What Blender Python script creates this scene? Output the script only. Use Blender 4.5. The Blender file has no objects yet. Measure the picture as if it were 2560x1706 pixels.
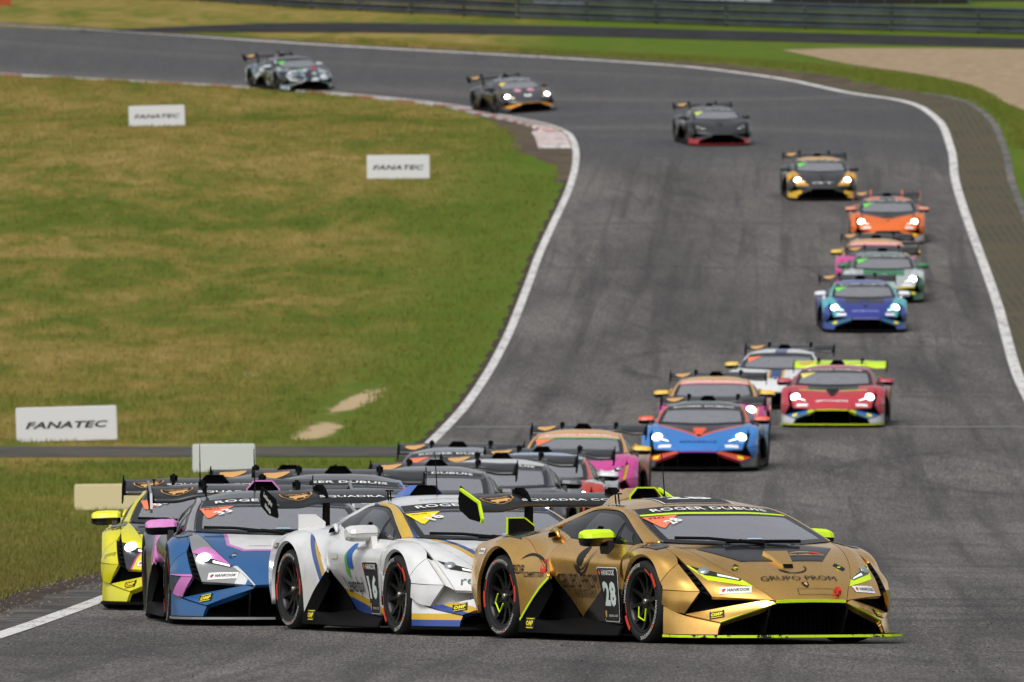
import bpy, bmesh, math, random
import numpy as np
from mathutils import Vector, Matrix
from mathutils.bvhtree import BVHTree

random.seed(7); np.random.seed(7)
scene = bpy.context.scene
COL = scene.collection
R = math.radians

# ------------------------------------------------------------------ camera, sky, sun, exposure
F = 32000.0            # focal length in photograph pixels (450 mm on a 36 mm sensor, 2560 px wide)
VH = 100.0             # eye level row in the photograph
ZC = 5.0               # camera height above the datum
cam_data = bpy.data.cameras.new('camera')
cam = bpy.data.objects.new('camera', cam_data); COL.objects.link(cam)
cam.location = (0, 0, ZC); cam.rotation_euler = (R(90), 0, 0)
cam_data.sensor_width = 36; cam_data.lens = F / 2560 * 36
cam_data.shift_y = (VH - 853.0) / 2560
cam_data.clip_start = 1; cam_data.clip_end = 3000
cam_data.dof.use_dof = True; cam_data.dof.focus_distance = 104.5; cam_data.dof.aperture_fstop = 11
scene.camera = cam

SUN_EL, SUN_AZ = 52.0, 205.0      # azimuth clockwise from +Y
world = bpy.data.worlds.new('World'); scene.world = world; world.use_nodes = True
nt = world.node_tree; nt.nodes.clear()
wo = nt.nodes.new('ShaderNodeOutputWorld'); bg = nt.nodes.new('ShaderNodeBackground')
sky = nt.nodes.new('ShaderNodeTexSky'); sky.sky_type = 'NISHITA'; sky.sun_disc = False
sky.sun_elevation = R(SUN_EL); sky.sun_rotation = R(SUN_AZ); sky.air_density = 1.0; sky.dust_density = 4.0; sky.ozone_density = 1.0
hs = nt.nodes.new('ShaderNodeHueSaturation'); hs.inputs['Saturation'].default_value = 0.22
nt.links.new(sky.outputs[0], hs.inputs['Color']); nt.links.new(hs.outputs[0], bg.inputs['Color'])
bg.inputs['Strength'].default_value = 0.115
nt.links.new(bg.outputs[0], wo.inputs[0])
sd = bpy.data.lights.new('sun', 'SUN'); sun = bpy.data.objects.new('sun', sd); COL.objects.link(sun)
sd.energy = 1.35; sd.angle = R(22); sd.color = (1, .97, .93)
az, el = R(SUN_AZ), R(SUN_EL)
sun.rotation_euler = Vector((math.sin(az)*math.cos(el), math.cos(az)*math.cos(el), math.sin(el))).to_track_quat('Z', 'Y').to_euler()
vs = scene.view_settings
vs.view_transform = 'Standard'; vs.look = 'None'; vs.gamma = 1; vs.exposure = 0.3; vs.use_curve_mapping = False
scene.cycles.max_bounces = 6; scene.cycles.transparent_max_bounces = 8; scene.cycles.use_denoising = True
scene.cycles.caustics_reflective = False; scene.cycles.caustics_refractive = False

# ------------------------------------------------------------------ helpers
def hexc(h, k=1.0):
    h = h.lstrip('#'); o = []
    for i in (0, 2, 4):
        v = int(h[i:i+2], 16) / 255
        o.append(k * (v/12.92 if v <= .04045 else ((v+.055)/1.055)**2.4))
    return (o[0], o[1], o[2], 1.0)

MATS = {}
def M(name, col, rough=.5, metal=0.0, coat=0.0, emit=0.0, alpha=1.0, spec=.5):
    if name in MATS: return MATS[name]
    m = bpy.data.materials.new(name); m.use_nodes = True
    b = m.node_tree.nodes['Principled BSDF']
    if isinstance(col, str): col = hexc(col)
    b.inputs['Base Color'].default_value = col
    b.inputs['Roughness'].default_value = rough; b.inputs['Metallic'].default_value = metal
    b.inputs['Coat Weight'].default_value = coat; b.inputs['Coat Roughness'].default_value = .06
    b.inputs['Specular IOR Level'].default_value = spec
    b.inputs['Alpha'].default_value = alpha
    if emit:
        b.inputs['Emission Color'].default_value = col; b.inputs['Emission Strength'].default_value = emit
    MATS[name] = m
    return m

def nd(t, kind, **kw):
    n = t.nodes.new(kind)
    for k, v in kw.items(): setattr(n, k, v)
    return n
def mth(t, op, a, b=None):
    n = t.nodes.new('ShaderNodeMath'); n.operation = op
    for i, v in enumerate((a, b)):
        if v is None: continue
        if isinstance(v, (int, float)): n.inputs[i].default_value = v
        else: t.links.new(v, n.inputs[i])
    return n.outputs[0]
def mixc(t, fac, a, b, blend='MIX'):
    n = t.nodes.new('ShaderNodeMix'); n.data_type = 'RGBA'; n.blend_type = blend
    for sock, v in ((n.inputs[0], fac), (n.inputs[6], a), (n.inputs[7], b)):
        if isinstance(v, (int, float)): sock.default_value = v
        elif isinstance(v, tuple): sock.default_value = v
        else: t.links.new(v, sock)
    return n.outputs[2]
def noise(t, vec, scale, detail=4, rough=.55, dist=0.0):
    n = t.nodes.new('ShaderNodeTexNoise'); n.inputs['Scale'].default_value = scale
    n.inputs['Detail'].default_value = detail; n.inputs['Roughness'].default_value = rough; n.inputs['Distortion'].default_value = dist
    if vec is not None: t.links.new(vec, n.inputs['Vector'])
    return n.outputs['Fac']
def ramp(t, fac, stops):
    n = t.nodes.new('ShaderNodeValToRGB'); e = n.color_ramp.elements
    while len(e) < len(stops): e.new(.5)
    for el_, (p, c) in zip(e, stops): el_.position = p; el_.color = c
    t.links.new(fac, n.inputs[0]); return n.outputs['Color']
def smooth(t, v, lo, hi):
    n = t.nodes.new('ShaderNodeMapRange'); n.interpolation_type = 'SMOOTHSTEP'
    n.inputs[1].default_value = lo; n.inputs[2].default_value = hi
    t.links.new(v, n.inputs[0]); return n.outputs[0]
def scaled(t, vec, s):
    n = t.nodes.new('ShaderNodeVectorMath'); n.operation = 'MULTIPLY'; n.inputs[1].default_value = s
    t.links.new(vec, n.inputs[0]); return n.outputs[0]

def paint(name, base, zones=(), metal=0.0, rough=.32, coat=.8, flake=0.0, dirt=.12, speckle=None):
    """car paint / wrap: base colour plus printed zones bounded by planes a*x+b*|y|+c*z+d>0 in car coordinates"""
    m = bpy.data.materials.new(name); m.use_nodes = True
    t = m.node_tree; b = t.nodes['Principled BSDF']
    tc = nd(t, 'ShaderNodeTexCoord'); sp = nd(t, 'ShaderNodeSeparateXYZ'); t.links.new(tc.outputs['Object'], sp.inputs[0])
    X, Y, Z = sp.outputs; AY = mth(t, 'ABSOLUTE', Y)
    col = hexc(base, .8) if isinstance(base, str) else base
    if speckle:                                    # printed camouflage
        scale, cols = speckle
        v = nd(t, 'ShaderNodeTexVoronoi'); v.inputs['Scale'].default_value = scale
        t.links.new(tc.outputs['Object'], v.inputs['Vector'])
        s2 = nd(t, 'ShaderNodeSeparateColor'); t.links.new(v.outputs['Color'], s2.inputs[0])
        rr = t.nodes.new('ShaderNodeValToRGB'); rr.color_ramp.interpolation = 'CONSTANT'
        e = rr.color_ramp.elements
        while len(e) < len(cols): e.new(.5)
        for i, c_ in enumerate(cols): e[i].position = i/len(cols); e[i].color = hexc(c_)
        t.links.new(s2.outputs[0], rr.inputs[0]); col = rr.outputs['Color']
    for zc, planes in zones:
        f = None
        for p in planes:
            a, bb, c, d = p[:4]; yy = Y if len(p) > 4 else AY
            s = mth(t, 'ADD', mth(t, 'ADD', mth(t, 'MULTIPLY', X, a), mth(t, 'MULTIPLY', yy, bb)), mth(t, 'ADD', mth(t, 'MULTIPLY', Z, c), d))
            g = mth(t, 'GREATER_THAN', s, 0.0)
            f = g if f is None else mth(t, 'MULTIPLY', f, g)
        col = mixc(t, f, col, hexc(zc, .8) if isinstance(zc, str) else zc)
    # road film low on the car and along the flanks: a thin uneven layer of grime
    n1 = noise(t, tc.outputs['Object'], 3.2, 6, .65)
    n2 = noise(t, tc.outputs['Object'], 38, 3, .6)
    g = mth(t, 'MULTIPLY', smooth(t, n1, .42, .75), dirt*2.0)
    sp2 = mth(t, 'MULTIPLY', smooth(t, n2, .64, .72), dirt*2.2)
    col = mixc(t, mth(t, 'MAXIMUM', g, sp2), col, (.055, .048, .04, 1))
    if isinstance(col, tuple): b.inputs['Base Color'].default_value = col
    else: t.links.new(col, b.inputs['Base Color'])
    b.inputs['Metallic'].default_value = metal
    rv = mth(t, 'ADD', rough, mth(t, 'MULTIPLY', n1, .12)); t.links.new(rv, b.inputs['Roughness'])
    b.inputs['Coat Weight'].default_value = coat; b.inputs['Coat Roughness'].default_value = .07
    return m

def link(o, parent=None):
    COL.objects.link(o)
    if parent is not None: o.parent = parent
    return o
def mesh_from(name, V, Fc, smooth_=True):
    me = bpy.data.meshes.new(name); me.from_pydata([tuple(map(float, v)) for v in V], [], Fc)
    if smooth_: me.polygons.foreach_set('use_smooth', [True]*len(me.polygons))
    me.materials.append(None); me.update(); return me
def obj(name, me, mat=None, parent=None):
    o = bpy.data.objects.new(name, me); link(o, parent)
    if mat is not None:
        if not o.material_slots: me.materials.append(None)
        o.material_slots[0].link = 'OBJECT'; o.material_slots[0].material = mat
    return o
def tag(o, label=None, cat=None, group=None, kind=None):
    if label: o['label'] = label
    if cat: o['category'] = cat
    if group: o['group'] = group
    if kind: o['kind'] = kind
    return o
class MB:
    def __init__(s): s.V = []; s.F = []
    def add(s, V, Fc):
        n = len(s.V); s.V += [tuple(v) for v in V]; s.F += [tuple(i+n for i in f) for f in Fc]; return s
    def box(s, c, d, rot=None):
        c = Vector(c); V = []
        for i in (-.5, .5):
            for j in (-.5, .5):
                for k in (-.5, .5):
                    p = Vector((i*d[0], j*d[1], k*d[2]))
                    if rot is not None: p = rot @ p
                    V.append(c + p)
        return s.add(V, [(0,1,3,2),(4,6,7,5),(0,4,5,1),(2,3,7,6),(0,2,6,4),(1,5,7,3)])
    def prism(s, poly, y0, y1, axis='y'):
        n = len(poly)
        def p(a, b, y): return (a, y, b) if axis == 'y' else ((a, b, y) if axis == 'z' else (y, a, b))
        V = [p(a, b, y0) for a, b in poly] + [p(a, b, y1) for a, b in poly]
        return s.add(V, [tuple(range(n))[::-1], tuple(range(n, 2*n))] + [(i, (i+1) % n, n+(i+1) % n, n+i) for i in range(n)])
    def tube(s, pts, r, n=8):
        pts = [Vector(p) for p in pts]; V = []; k = len(pts)
        for i, p in enumerate(pts):
            d = (pts[min(i+1, k-1)] - pts[max(i-1, 0)]).normalized()
            a = d.cross(Vector((0, 0, 1)) if abs(d.z) < .9 else Vector((1, 0, 0))).normalized(); b = d.cross(a)
            rr = r[i] if isinstance(r, (list, tuple)) else r
            for j in range(n):
                q = 2*math.pi*j/n; V.append(p + a*rr*math.cos(q) + b*rr*math.sin(q))
        Fc = [(i*n+j, i*n+(j+1) % n, (i+1)*n+(j+1) % n, (i+1)*n+j) for i in range(k-1) for j in range(n)]
        Fc += [tuple(range(n))[::-1], tuple(range((k-1)*n, k*n))]
        return s.add(V, Fc)
    def lathe_y(s, prof, n=40, c=(0, 0)):      # prof: (radius, y); axis along y through (cx, cz)
        k = len(prof); V = [(c[0]+r*math.cos(2*math.pi*j/n), y, c[1]+r*math.sin(2*math.pi*j/n)) for r, y in prof for j in range(n)]
        return s.add(V, [(i*n+j, i*n+(j+1) % n, (i+1)*n+(j+1) % n, (i+1)*n+j) for i in range(k-1) for j in range(n)])
    def mesh(s, name, smooth_=False): return mesh_from(name, s.V, s.F, smooth_)
    def build(s, name, mat, parent=None, smooth_=False): return obj(name, s.mesh(name, smooth_), mat, parent)
def mirror(V, Fc): return [(v[0], -v[1], v[2]) for v in V], [tuple(f)[::-1] for f in Fc]

def interp(tab, x):
    xs = [a for a, _ in tab]; ys = [b for _, b in tab]; n = len(xs)
    # monotone cubic (Fritsch-Carlson)
    h = [xs[i+1]-xs[i] for i in range(n-1)]; d = [(ys[i+1]-ys[i])/h[i] for i in range(n-1)]
    m = [d[0]] + [0 if d[i-1]*d[i] <= 0 else 2*d[i-1]*d[i]/(d[i-1]+d[i]) for i in range(1, n-1)] + [d[-1]]
    if x <= xs[0]: return ys[0] + m[0]*(x-xs[0])
    if x >= xs[-1]: return ys[-1] + m[-1]*(x-xs[-1])
    i = max(j for j in range(n-1) if xs[j] <= x); t = (x-xs[i])/h[i]
    return (ys[i]*(2*t**3-3*t*t+1) + m[i]*h[i]*(t**3-2*t*t+t) + ys[i+1]*(-2*t**3+3*t*t) + m[i+1]*h[i]*(t**3-t*t))

# ------------------------------------------------------------------ lie of the land
ROW = [(20, 2170), (60, 1840), (80, 1722), (101.5, 1612), (110, 1567), (118, 1526), (131, 1466), (153, 1409), (182, 1318), (200, 1250), (218, 1170),
       (257, 1016), (298, 830), (312, 755), (340, 607), (362, 500), (395, 366), (415, 322), (436, 288), (455, 230), (475, 185), (500, 120), (520, 80), (560, 10), (640, -90), (900, -160)]
XLT = [(20, -5.2), (60, -4.75), (104.5, -4.2), (123, -3.92), (238, -1.38), (262, -.82), (330, .62), (391, 1.95), (405, 1.85), (420, 1.2), (441, -1.2), (456, -7.4), (475, -19), (500, -36), (540, -63), (620, -120)]
XRT = [(20, 6.2), (60, 6.6), (100, 7.4), (268, 10.7), (311, 11.8), (372, 12.9), (392, 13.45), (404, 13.6), (414, 13.3), (421, 12.7), (432, 11.6), (443, 10.1), (452, 7.2), (461, 3), (481, -9.1), (500, -21.5), (540, -48), (620, -102)]
_zr, _xl, _xr = {}, {}, {}
def Z0(Y):
    k = round(Y, 2)
    if k not in _zr: _zr[k] = ZC - (interp(ROW, k) - VH) * k / F
    return _zr[k]
def XL(Y):
    k = round(Y, 2)
    if k not in _xl: _xl[k] = interp(XLT, k)
    return _xl[k]
def XR(Y):
    k = round(Y, 2)
    if k not in _xr: _xr[k] = interp(XRT, k)
    return _xr[k]
def GZ(X, Y):
    t = min(max((Y-388)/36, 0), 1); bank = .07*t*t*(3-2*t)
    return Z0(Y) + bank*min(max(X-XL(Y), 0), 14)
def ground_at(u, v):
    lo, hi = 30, 640
    g = lambda D: (VH + F*(ZC-GZ((u-1280)/F*D, D))/D) - v
    D = lo; prev = g(lo)
    while D < hi:
        D2 = D+2; c = g(D2)
        if prev > 0 >= c:
            a, b = D, D2
            for _ in range(30):
                mid = (a+b)/2
                if g(mid) > 0: a = mid
                else: b = mid
            return ((u-1280)/F*a, a)
        D, prev = D2, c
    return ((u-1280)/F*hi, hi)
def P3(u, v, D): return Vector(((u-1280)/F*D, D, ZC-(v-VH)*D/F))
YS = [20, 40] + list(range(60, 96, 4)) + [96+i for i in range(0, 450)] + [560, 590, 640, 720, 900, 1300, 2000]
def drape(name, x0, x1, y0, y1, dz, mat, kind='structure', ncol=6, ys=None, wob=0):
    ys = ys or ([y0] + [y for y in YS if y0 < y < y1] + [y1]); V = []; Fc = []
    for Y in ys:
        a, b = x0(Y), x1(Y)
        if wob: a += wob*math.sin(Y*1.7)*math.sin(Y*.61+1); b += wob*math.sin(Y*1.3+2)*math.sin(Y*.43)
        for j in range(ncol+1):
            X = a+(b-a)*j/ncol; V.append((X, Y, GZ(X, Y)+dz))
    n = ncol+1
    Fc = [(i*n+j, i*n+j+1, (i+1)*n+j+1, (i+1)*n+j) for i in range(len(ys)-1) for j in range(ncol)]
    o = obj(name, mesh_from(name, V, Fc), mat); tag(o, kind=kind); return o
# ------------------------------------------------------------------ ground materials
def ground_mat(name):
    m = bpy.data.materials.new(name); m.use_nodes = True
    t = m.node_tree; b = t.nodes['Principled BSDF']; tc = nd(t, 'ShaderNodeTexCoord')
    return m, t, b, tc.outputs['Object']
def grass_color(t, P):
    a = noise(t, P, .055, 3, .5); bb = noise(t, scaled(t, P, (.7, .16, 1)), .8, 5, .6, .9); c = noise(t, P, 2.2, 4, .65)
    mix1 = mth(t, 'ADD', mth(t, 'MULTIPLY', a, .6), mth(t, 'ADD', mth(t, 'MULTIPLY', bb, .95), mth(t, 'MULTIPLY', c, .32)))
    col = ramp(t, mth(t, 'MULTIPLY', mix1, .535), [(.36, hexc('#485a14')), (.445, hexc('#5a6420')), (.495, hexc('#716b2e')), (.55, hexc('#84743c')), (.66, hexc('#93804e'))])
    sp = nd(t, 'ShaderNodeSeparateXYZ'); t.links.new(P, sp.inputs[0])
    # lusher, greener belt beside the track edge (more run-off water there)
    rel = mth(t, 'SUBTRACT', sp.outputs[0], mth(t, 'SUBTRACT', mth(t, 'MULTIPLY', sp.outputs[1], .0222), 6.7))
    lush = mth(t, 'MULTIPLY', smooth(t, rel, -6.5, -.8), mth(t, 'ADD', .45, mth(t, 'MULTIPLY', a, .8)))
    col = mixc(t, lush, col, hexc('#4c6416'))
    dry = mth(t, 'MULTIPLY', smooth(t, sp.outputs[1], 215, 130), mth(t, 'ADD', .15, mth(t, 'MULTIPLY', bb, 1.0)))
    col = mixc(t, dry, col, hexc('#5c4e2a'))
    return col, c, sp
grass, t, b, P = ground_mat('grass_ground')
col, fine, sp = grass_color(t, P)
# trodden bare patch in the infield
dx, dy = ground_at(850, 1010); ex, ey = ground_at(780, 1075)
wob = noise(t, scaled(t, P, (1, .2, 1)), 2.2, 5, .7)
def blot(cx, cy, rx, ry, slope):
    xx = mth(t, 'DIVIDE', mth(t, 'SUBTRACT', mth(t, 'SUBTRACT', sp.outputs[0], cx), mth(t, 'MULTIPLY', mth(t, 'SUBTRACT', sp.outputs[1], cy), slope)), rx)
    yy = mth(t, 'DIVIDE', mth(t, 'SUBTRACT', sp.outputs[1], cy), ry)
    r = mth(t, 'ADD', mth(t, 'MULTIPLY', xx, xx), mth(t, 'MULTIPLY', yy, yy))
    return smooth(t, mth(t, 'ADD', r, mth(t, 'MULTIPLY', mth(t, 'SUBTRACT', wob, .5), 3.4)), 1.2, .35)
bl = mth(t, 'MAXIMUM', blot(dx+.35, dy+2, .34, 8, .05), blot(ex+.1, ey-1, .42, 6, .03))
fx, fy = ground_at(625, 937)
bl = mth(t, 'MAXIMUM', bl, mth(t, 'MULTIPLY', blot(fx, fy, .2, 1.3, 0), .7))
col = mixc(t, bl, col, hexc('#b09a78'))
t.links.new(col, b.inputs['Base Color']); b.inputs['Roughness'].default_value = .95; b.inputs['Specular IOR Level'].default_value = .1
bp = nd(t, 'ShaderNodeBump'); bp.inputs['Strength'].default_value = .6; bp.inputs['Distance'].default_value = .05
t.links.new(noise(t, P, 9, 5, .7), bp.inputs['Height']); t.links.new(bp.outputs[0], b.inputs['Normal'])

blade, t, b, P = ground_mat('grass_blades')
col, fine, sp = grass_color(t, P)
gi = nd(t, 'ShaderNodeNewGeometry')
col = mixc(t, mth(t, 'MULTIPLY', gi.outputs['Random Per Island'], .55), col, hexc('#837c3e'))
col = mixc(t, smooth(t, gi.outputs['Random Per Island'], .93, 1.0), col, hexc('#5a4c2c'))
t.links.new(col, b.inputs['Base Color']); b.inputs['Roughness'].default_value = .8; b.inputs['Specular IOR Level'].default_value = .2

asph, t, b, P = ground_mat('asphalt')
sp = nd(t, 'ShaderNodeSeparateXYZ'); t.links.new(P, sp.inputs[0])
# the stones stand proud and were rolled and polished along the lane, so the grain is long in the direction of travel
agg = noise(t, scaled(t, P, (1, .022, 1)), 58, 3, .7); agg2 = noise(t, scaled(t, P, (1, .03, 1)), 17, 4, .7); big = noise(t, scaled(t, P, (.35, .045, 1)), 1, 4, .6)
lane = mth(t, 'SUBTRACT', sp.outputs[0], mth(t, 'MULTIPLY', sp.outputs[1], .0222))
cv = nd(t, 'ShaderNodeCombineXYZ'); t.links.new(lane, cv.inputs[0]); t.links.new(mth(t, 'MULTIPLY', sp.outputs[1], .012), cv.inputs[1])
streak = noise(t, cv.outputs[0], 1.7, 4, .65, .4)
def arcmark(cx, cy, r, w, soft):
    dx_ = mth(t, 'SUBTRACT', sp.outputs[0], cx); dy_ = mth(t, 'MULTIPLY', mth(t, 'SUBTRACT', sp.outputs[1], cy), .5)
    d = mth(t, 'SQRT', mth(t, 'ADD', mth(t, 'MULTIPLY', dx_, dx_), mth(t, 'MULTIPLY', dy_, dy_)))
    return smooth(t, mth(t, 'ABSOLUTE', mth(t, 'SUBTRACT', d, r)), w+soft, w)
cv2 = nd(t, 'ShaderNodeCombineXYZ'); t.links.new(mth(t, 'ADD', sp.outputs[0], mth(t, 'MULTIPLY', sp.outputs[1], .09)), cv2.inputs[0]); t.links.new(mth(t, 'MULTIPLY', sp.outputs[1], .05), cv2.inputs[1])
streak2 = noise(t, cv2.outputs[0], 1.6, 5, .7, 1.2)
col = ramp(t, big, [(.28, (.074, .070, .067, 1)), (.5, (.132, .124, .117, 1)), (.68, (.190, .177, .164, 1))])
col = mixc(t, mth(t, 'MULTIPLY', smooth(t, streak, .46, .66), .68), col, (.052, .050, .050, 1))
col = mixc(t, mth(t, 'MULTIPLY', smooth(t, streak2, .48, .70), .45), col, (.046, .045, .046, 1))
streak3 = mth(t, 'MULTIPLY', smooth(t, noise(t, scaled(t, P, (.10, .55, 1)), 1.0, 4, .65, .6), .50, .66), mth(t, 'MULTIPLY', smooth(t, sp.outputs[0], 2.2, 4.2), smooth(t, sp.outputs[1], 175, 130)))
col = mixc(t, mth(t, 'MULTIPLY', streak3, .7), col, (.040, .039, .040, 1))
brk = noise(t, scaled(t, P, (1, .1, 1)), 2.5, 3, .6)
for args in ((9.5, 276, 7.0, .09, .18), (9.9, 280, 7.6, .10, .2), (13.0, 300, 5.2, .07, .15), (6.0, 255, 4.2, .08, .2), (14.5, 215, 9.0, .12, .25), (15.2, 330, 6.5, .10, .2)):
    col = mixc(t, mth(t, 'MULTIPLY', arcmark(*args), mth(t, 'MULTIPLY', smooth(t, brk, .40, .62), .5)), col, (.036, .035, .036, 1))
# resurfaced strips and sealed cracks across the lane
for y0_, w_, dk in ((246, .35, .5), (203.5, .5, .45), (178, .6, .35), (330, .7, .4), (352, .9, .35)):
    band = smooth(t, mth(t, 'ABSOLUTE', mth(t, 'SUBTRACT', mth(t, 'ADD', sp.outputs[1], mth(t, 'MULTIPLY', noise(t, P, .35, 3, .6), 5.0)), y0_)), w_, w_*.3)
    col = mixc(t, mth(t, 'MULTIPLY', band, dk), col, (.040, .039, .040, 1))
patch_ = mth(t, 'MULTIPLY', smooth(t, noise(t, scaled(t, P, (.8, .09, 1)), .55, 2, .4), .52, .66), .3)
col = mixc(t, patch_, col, (.165, .155, .146, 1))
# older, bluer surfacing round the bend, with paler polished lanes
col = mixc(t, mth(t, 'MULTIPLY', smooth(t, sp.outputs[1], 374, 392), .8), col, (.080, .080, .086, 1))
cv3 = nd(t, 'ShaderNodeCombineXYZ'); t.links.new(mth(t, 'ADD', sp.outputs[1], mth(t, 'MULTIPLY', sp.outputs[0], 1.55)), cv3.inputs[0])
bend = noise(t, cv3.outputs[0], .09, 3, .6)
col = mixc(t, mth(t, 'MULTIPLY', smooth(t, bend, .47, .6), mth(t, 'MULTIPLY', smooth(t, sp.outputs[1], 385, 410), .7)), col, (.140, .136, .130, 1))
col = mixc(t, mth(t, 'MULTIPLY', smooth(t, agg, .56, .40), .75), col, (.030, .029, .029, 1))
col = mixc(t, mth(t, 'MULTIPLY', smooth(t, agg, .60, .72), .6), col, (.30, .29, .28, 1))
col = mixc(t, mth(t, 'MULTIPLY', smooth(t, agg2, .60, .75), .25), col, (.19, .185, .18, 1))
t.links.new(col, b.inputs['Base Color']); b.inputs['Roughness'].default_value = .9; b.inputs['Specular IOR Level'].default_value = .15
bp = nd(t, 'ShaderNodeBump'); bp.inputs['Strength'].default_value = .35; bp.inputs['Distance'].default_value = .004
t.links.new(agg, bp.inputs['Height']); t.links.new(bp.outputs[0], b.inputs['Normal'])

def simple_ground(name, c1, c2, c3, sc, fs=30, rough=.9):
    m, t, b, P = ground_mat(name)
    n = noise(t, P, sc, 5, .65); f = noise(t, P, fs, 3, .7)
    col = ramp(t, n, [(.32, hexc(c1)), (.5, hexc(c2)), (.68, hexc(c3))])
    col = mixc(t, mth(t, 'MULTIPLY', smooth(t, f, .45, .65), .45), col, mixc(t, .5, col, (.02, .018, .015, 1)))
    t.links.new(col, b.inputs['Base Color']); b.inputs['Roughness'].default_value = rough; b.inputs['Specular IOR Level'].default_value = .2
    bp = nd(t, 'ShaderNodeBump'); bp.inputs['Strength'].default_value = .7; bp.inputs['Distance'].default_value = .03
    t.links.new(f, bp.inputs['Height']); t.links.new(bp.outputs[0], b.inputs['Normal'])
    return m
gravel_m = simple_ground('gravel', '#857258', '#9a866a', '#ab977b', 2.2, 7)
earth_m = simple_ground('earth', '#3c352a', '#554a3c', '#6b5c48', 1.5, 14)
darkearth_m = simple_ground('dark_earth', '#2a2420', '#3d342b', '#57483a', 3.5, 25)
shoulder_m = simple_ground('worn_shoulder', '#3a3836', '#504e4c', '#74716d', 2.2, 40)
service_m = simple_ground('service_asphalt', '#3d3b38', '#4c4a46', '#5c5850', .6, 8)
darkstrip_m = simple_ground('dark_strip', '#19191b', '#242427', '#343436', .8, 5)
gutter_m = simple_ground('gutter_concrete', '#4a4848', '#65635f', '#85817b', 1.2, 12)
def line_paint(name, c):
    m, t, b, P = ground_mat(name)
    n = noise(t, scaled(t, P, (1, .12, 1)), 5, 6, .75); f = noise(t, scaled(t, P, (1, .03, 1)), 50, 2, .6)
    wear = mth(t, 'MULTIPLY', smooth(t, mth(t, 'ADD', mth(t, 'MULTIPLY', n, .7), mth(t, 'MULTIPLY', f, .45)), .54, .72), .8)
    t.links.new(mixc(t, wear, c, (.13, .125, .12, 1)), b.inputs['Base Color']); b.inputs['Roughness'].default_value = .7
    return m
white_m = line_paint('white_line_paint', (.62, .61, .59, 1))
red_m = line_paint('red_kerb_paint', (.42, .055, .045, 1))
redworn_m = line_paint('red_kerb_worn', (.26, .075, .055, 1)); whiteworn_m = line_paint('white_kerb_worn', (.40, .39, .37, 1))
kerbwhite_m = line_paint('white_kerb_paint', (.68, .66, .64, 1))
joint_m = line_paint('joint_sealant', (.2, .195, .19, 1))
# grass-block verge: rows of open paving blocks with soil and grass between
verge_m, t, b, P = ground_mat('grass_block_paving')
br = nd(t, 'ShaderNodeTexBrick'); br.inputs['Scale'].default_value = 1.0; br.inputs['Brick Width'].default_value = .42; br.inputs['Row Height'].default_value = .42
br.inputs['Mortar Size'].default_value = .09; br.inputs['Mortar Smooth'].default_value = .4
t.links.new(P, br.inputs['Vector'])
n = noise(t, P, .35, 5, .65); f = noise(t, P, 7, 4, .7)
soil = ramp(t, n, [(.35, hexc('#3a3a22')), (.5, hexc('#4a472f')), (.65, hexc('#595040'))])
stone = ramp(t, f, [(.3, hexc('#4a4641')), (.7, hexc('#6b655e'))])
col = mixc(t, mth(t, 'MULTIPLY', mth(t, 'SUBTRACT', 1.0, br.outputs['Fac']), mth(t, 'SUBTRACT', 1.1, mth(t, 'MULTIPLY', smooth(t, n, .4, .65), .85))), soil, stone)
t.links.new(col, b.inputs['Base Color']); b.inputs['Roughness'].default_value = .95; b.inputs['Specular IOR Level'].default_value = .15
bp = nd(t, 'ShaderNodeBump'); bp.inputs['Strength'].default_value = .8; bp.inputs['Distance'].default_value = .05
t.links.new(f, bp.inputs['Height']); t.links.new(bp.outputs[0], b.inputs['Normal'])

# ------------------------------------------------------------------ ground sheets
offs = [-3000, -900, -300, -120, -70, -50, -40, -32, -26, -21, -17, -14, -11.5, -9, -7, -5.5, -4, -3, -2, -1, 0, 1, 3, 6, 9, 12, 14, 15, 17, 20, 24, 30, 40, 60, 100, 200, 500, 3000]
V = []; Fc = []
for Y in YS:
    x0 = XL(min(Y, 620))
    for k, a in enumerate(offs):
        X = x0 + a; V.append((X, Y, GZ(X, min(Y, 900))))
n = len(offs)
Fc = [(i*n+j, i*n+j+1, (i+1)*n+j+1, (i+1)*n+j) for i in range(len(YS)-1) for j in range(n-1)]
tag(obj('ground', mesh_from('ground', V, Fc), grass), kind='structure')
drape('road', XL, XR, 20, 600, .016, asph, ncol=8)
LW = .095
drape('left_edge_line', lambda y: XL(y)-LW, lambda y: XL(y)+LW, 20, 226, .022, white_m, ncol=1)
drape('left_edge_line_far', lambda y: XL(y)-.10, lambda y: XL(y)+.10, 226, 410, .022, white_m, ncol=1)
drape('kerb_edge_line', lambda y: XL(y)-.04, lambda y: XL(y)+.08, 410, 600, .022, white_m, ncol=1)
drape('right_edge_line', lambda y: XR(y)-.13, lambda y: XR(y)+.11, 20, 425, .022, white_m, ncol=1)
drape('right_edge_line_far', lambda y: XR(y)-.13, lambda y: XR(y)+.13, 425, 600, .022, white_m, ncol=1)
drape('shoulder', lambda y: XL(y)-.62, lambda y: XL(y), 20, 205, .010, shoulder_m, ncol=2, wob=.06)
drape('bare_verge', lambda y: XL(y)-1.15, lambda y: XL(y), 20, 165, .005, darkearth_m, ncol=3, wob=.16)
drape('kerb_earth', lambda y: XL(y)-1.9*min(1, max(.25, (y-376)/16))*(1 if y < 415 else max(.35, 1-(y-415)/40)), lambda y: XL(y), 372, 470, .006, earth_m, ncol=3, wob=.12)
drape('inner_rubber_edge', lambda y: XL(y)-.24, lambda y: XL(y), 205, 372, .008, darkearth_m, ncol=2, wob=.1)
drape('service_road', lambda y: -60, lambda y: XL(y), 224.5, 231, .010, service_m, ncol=12)
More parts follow.
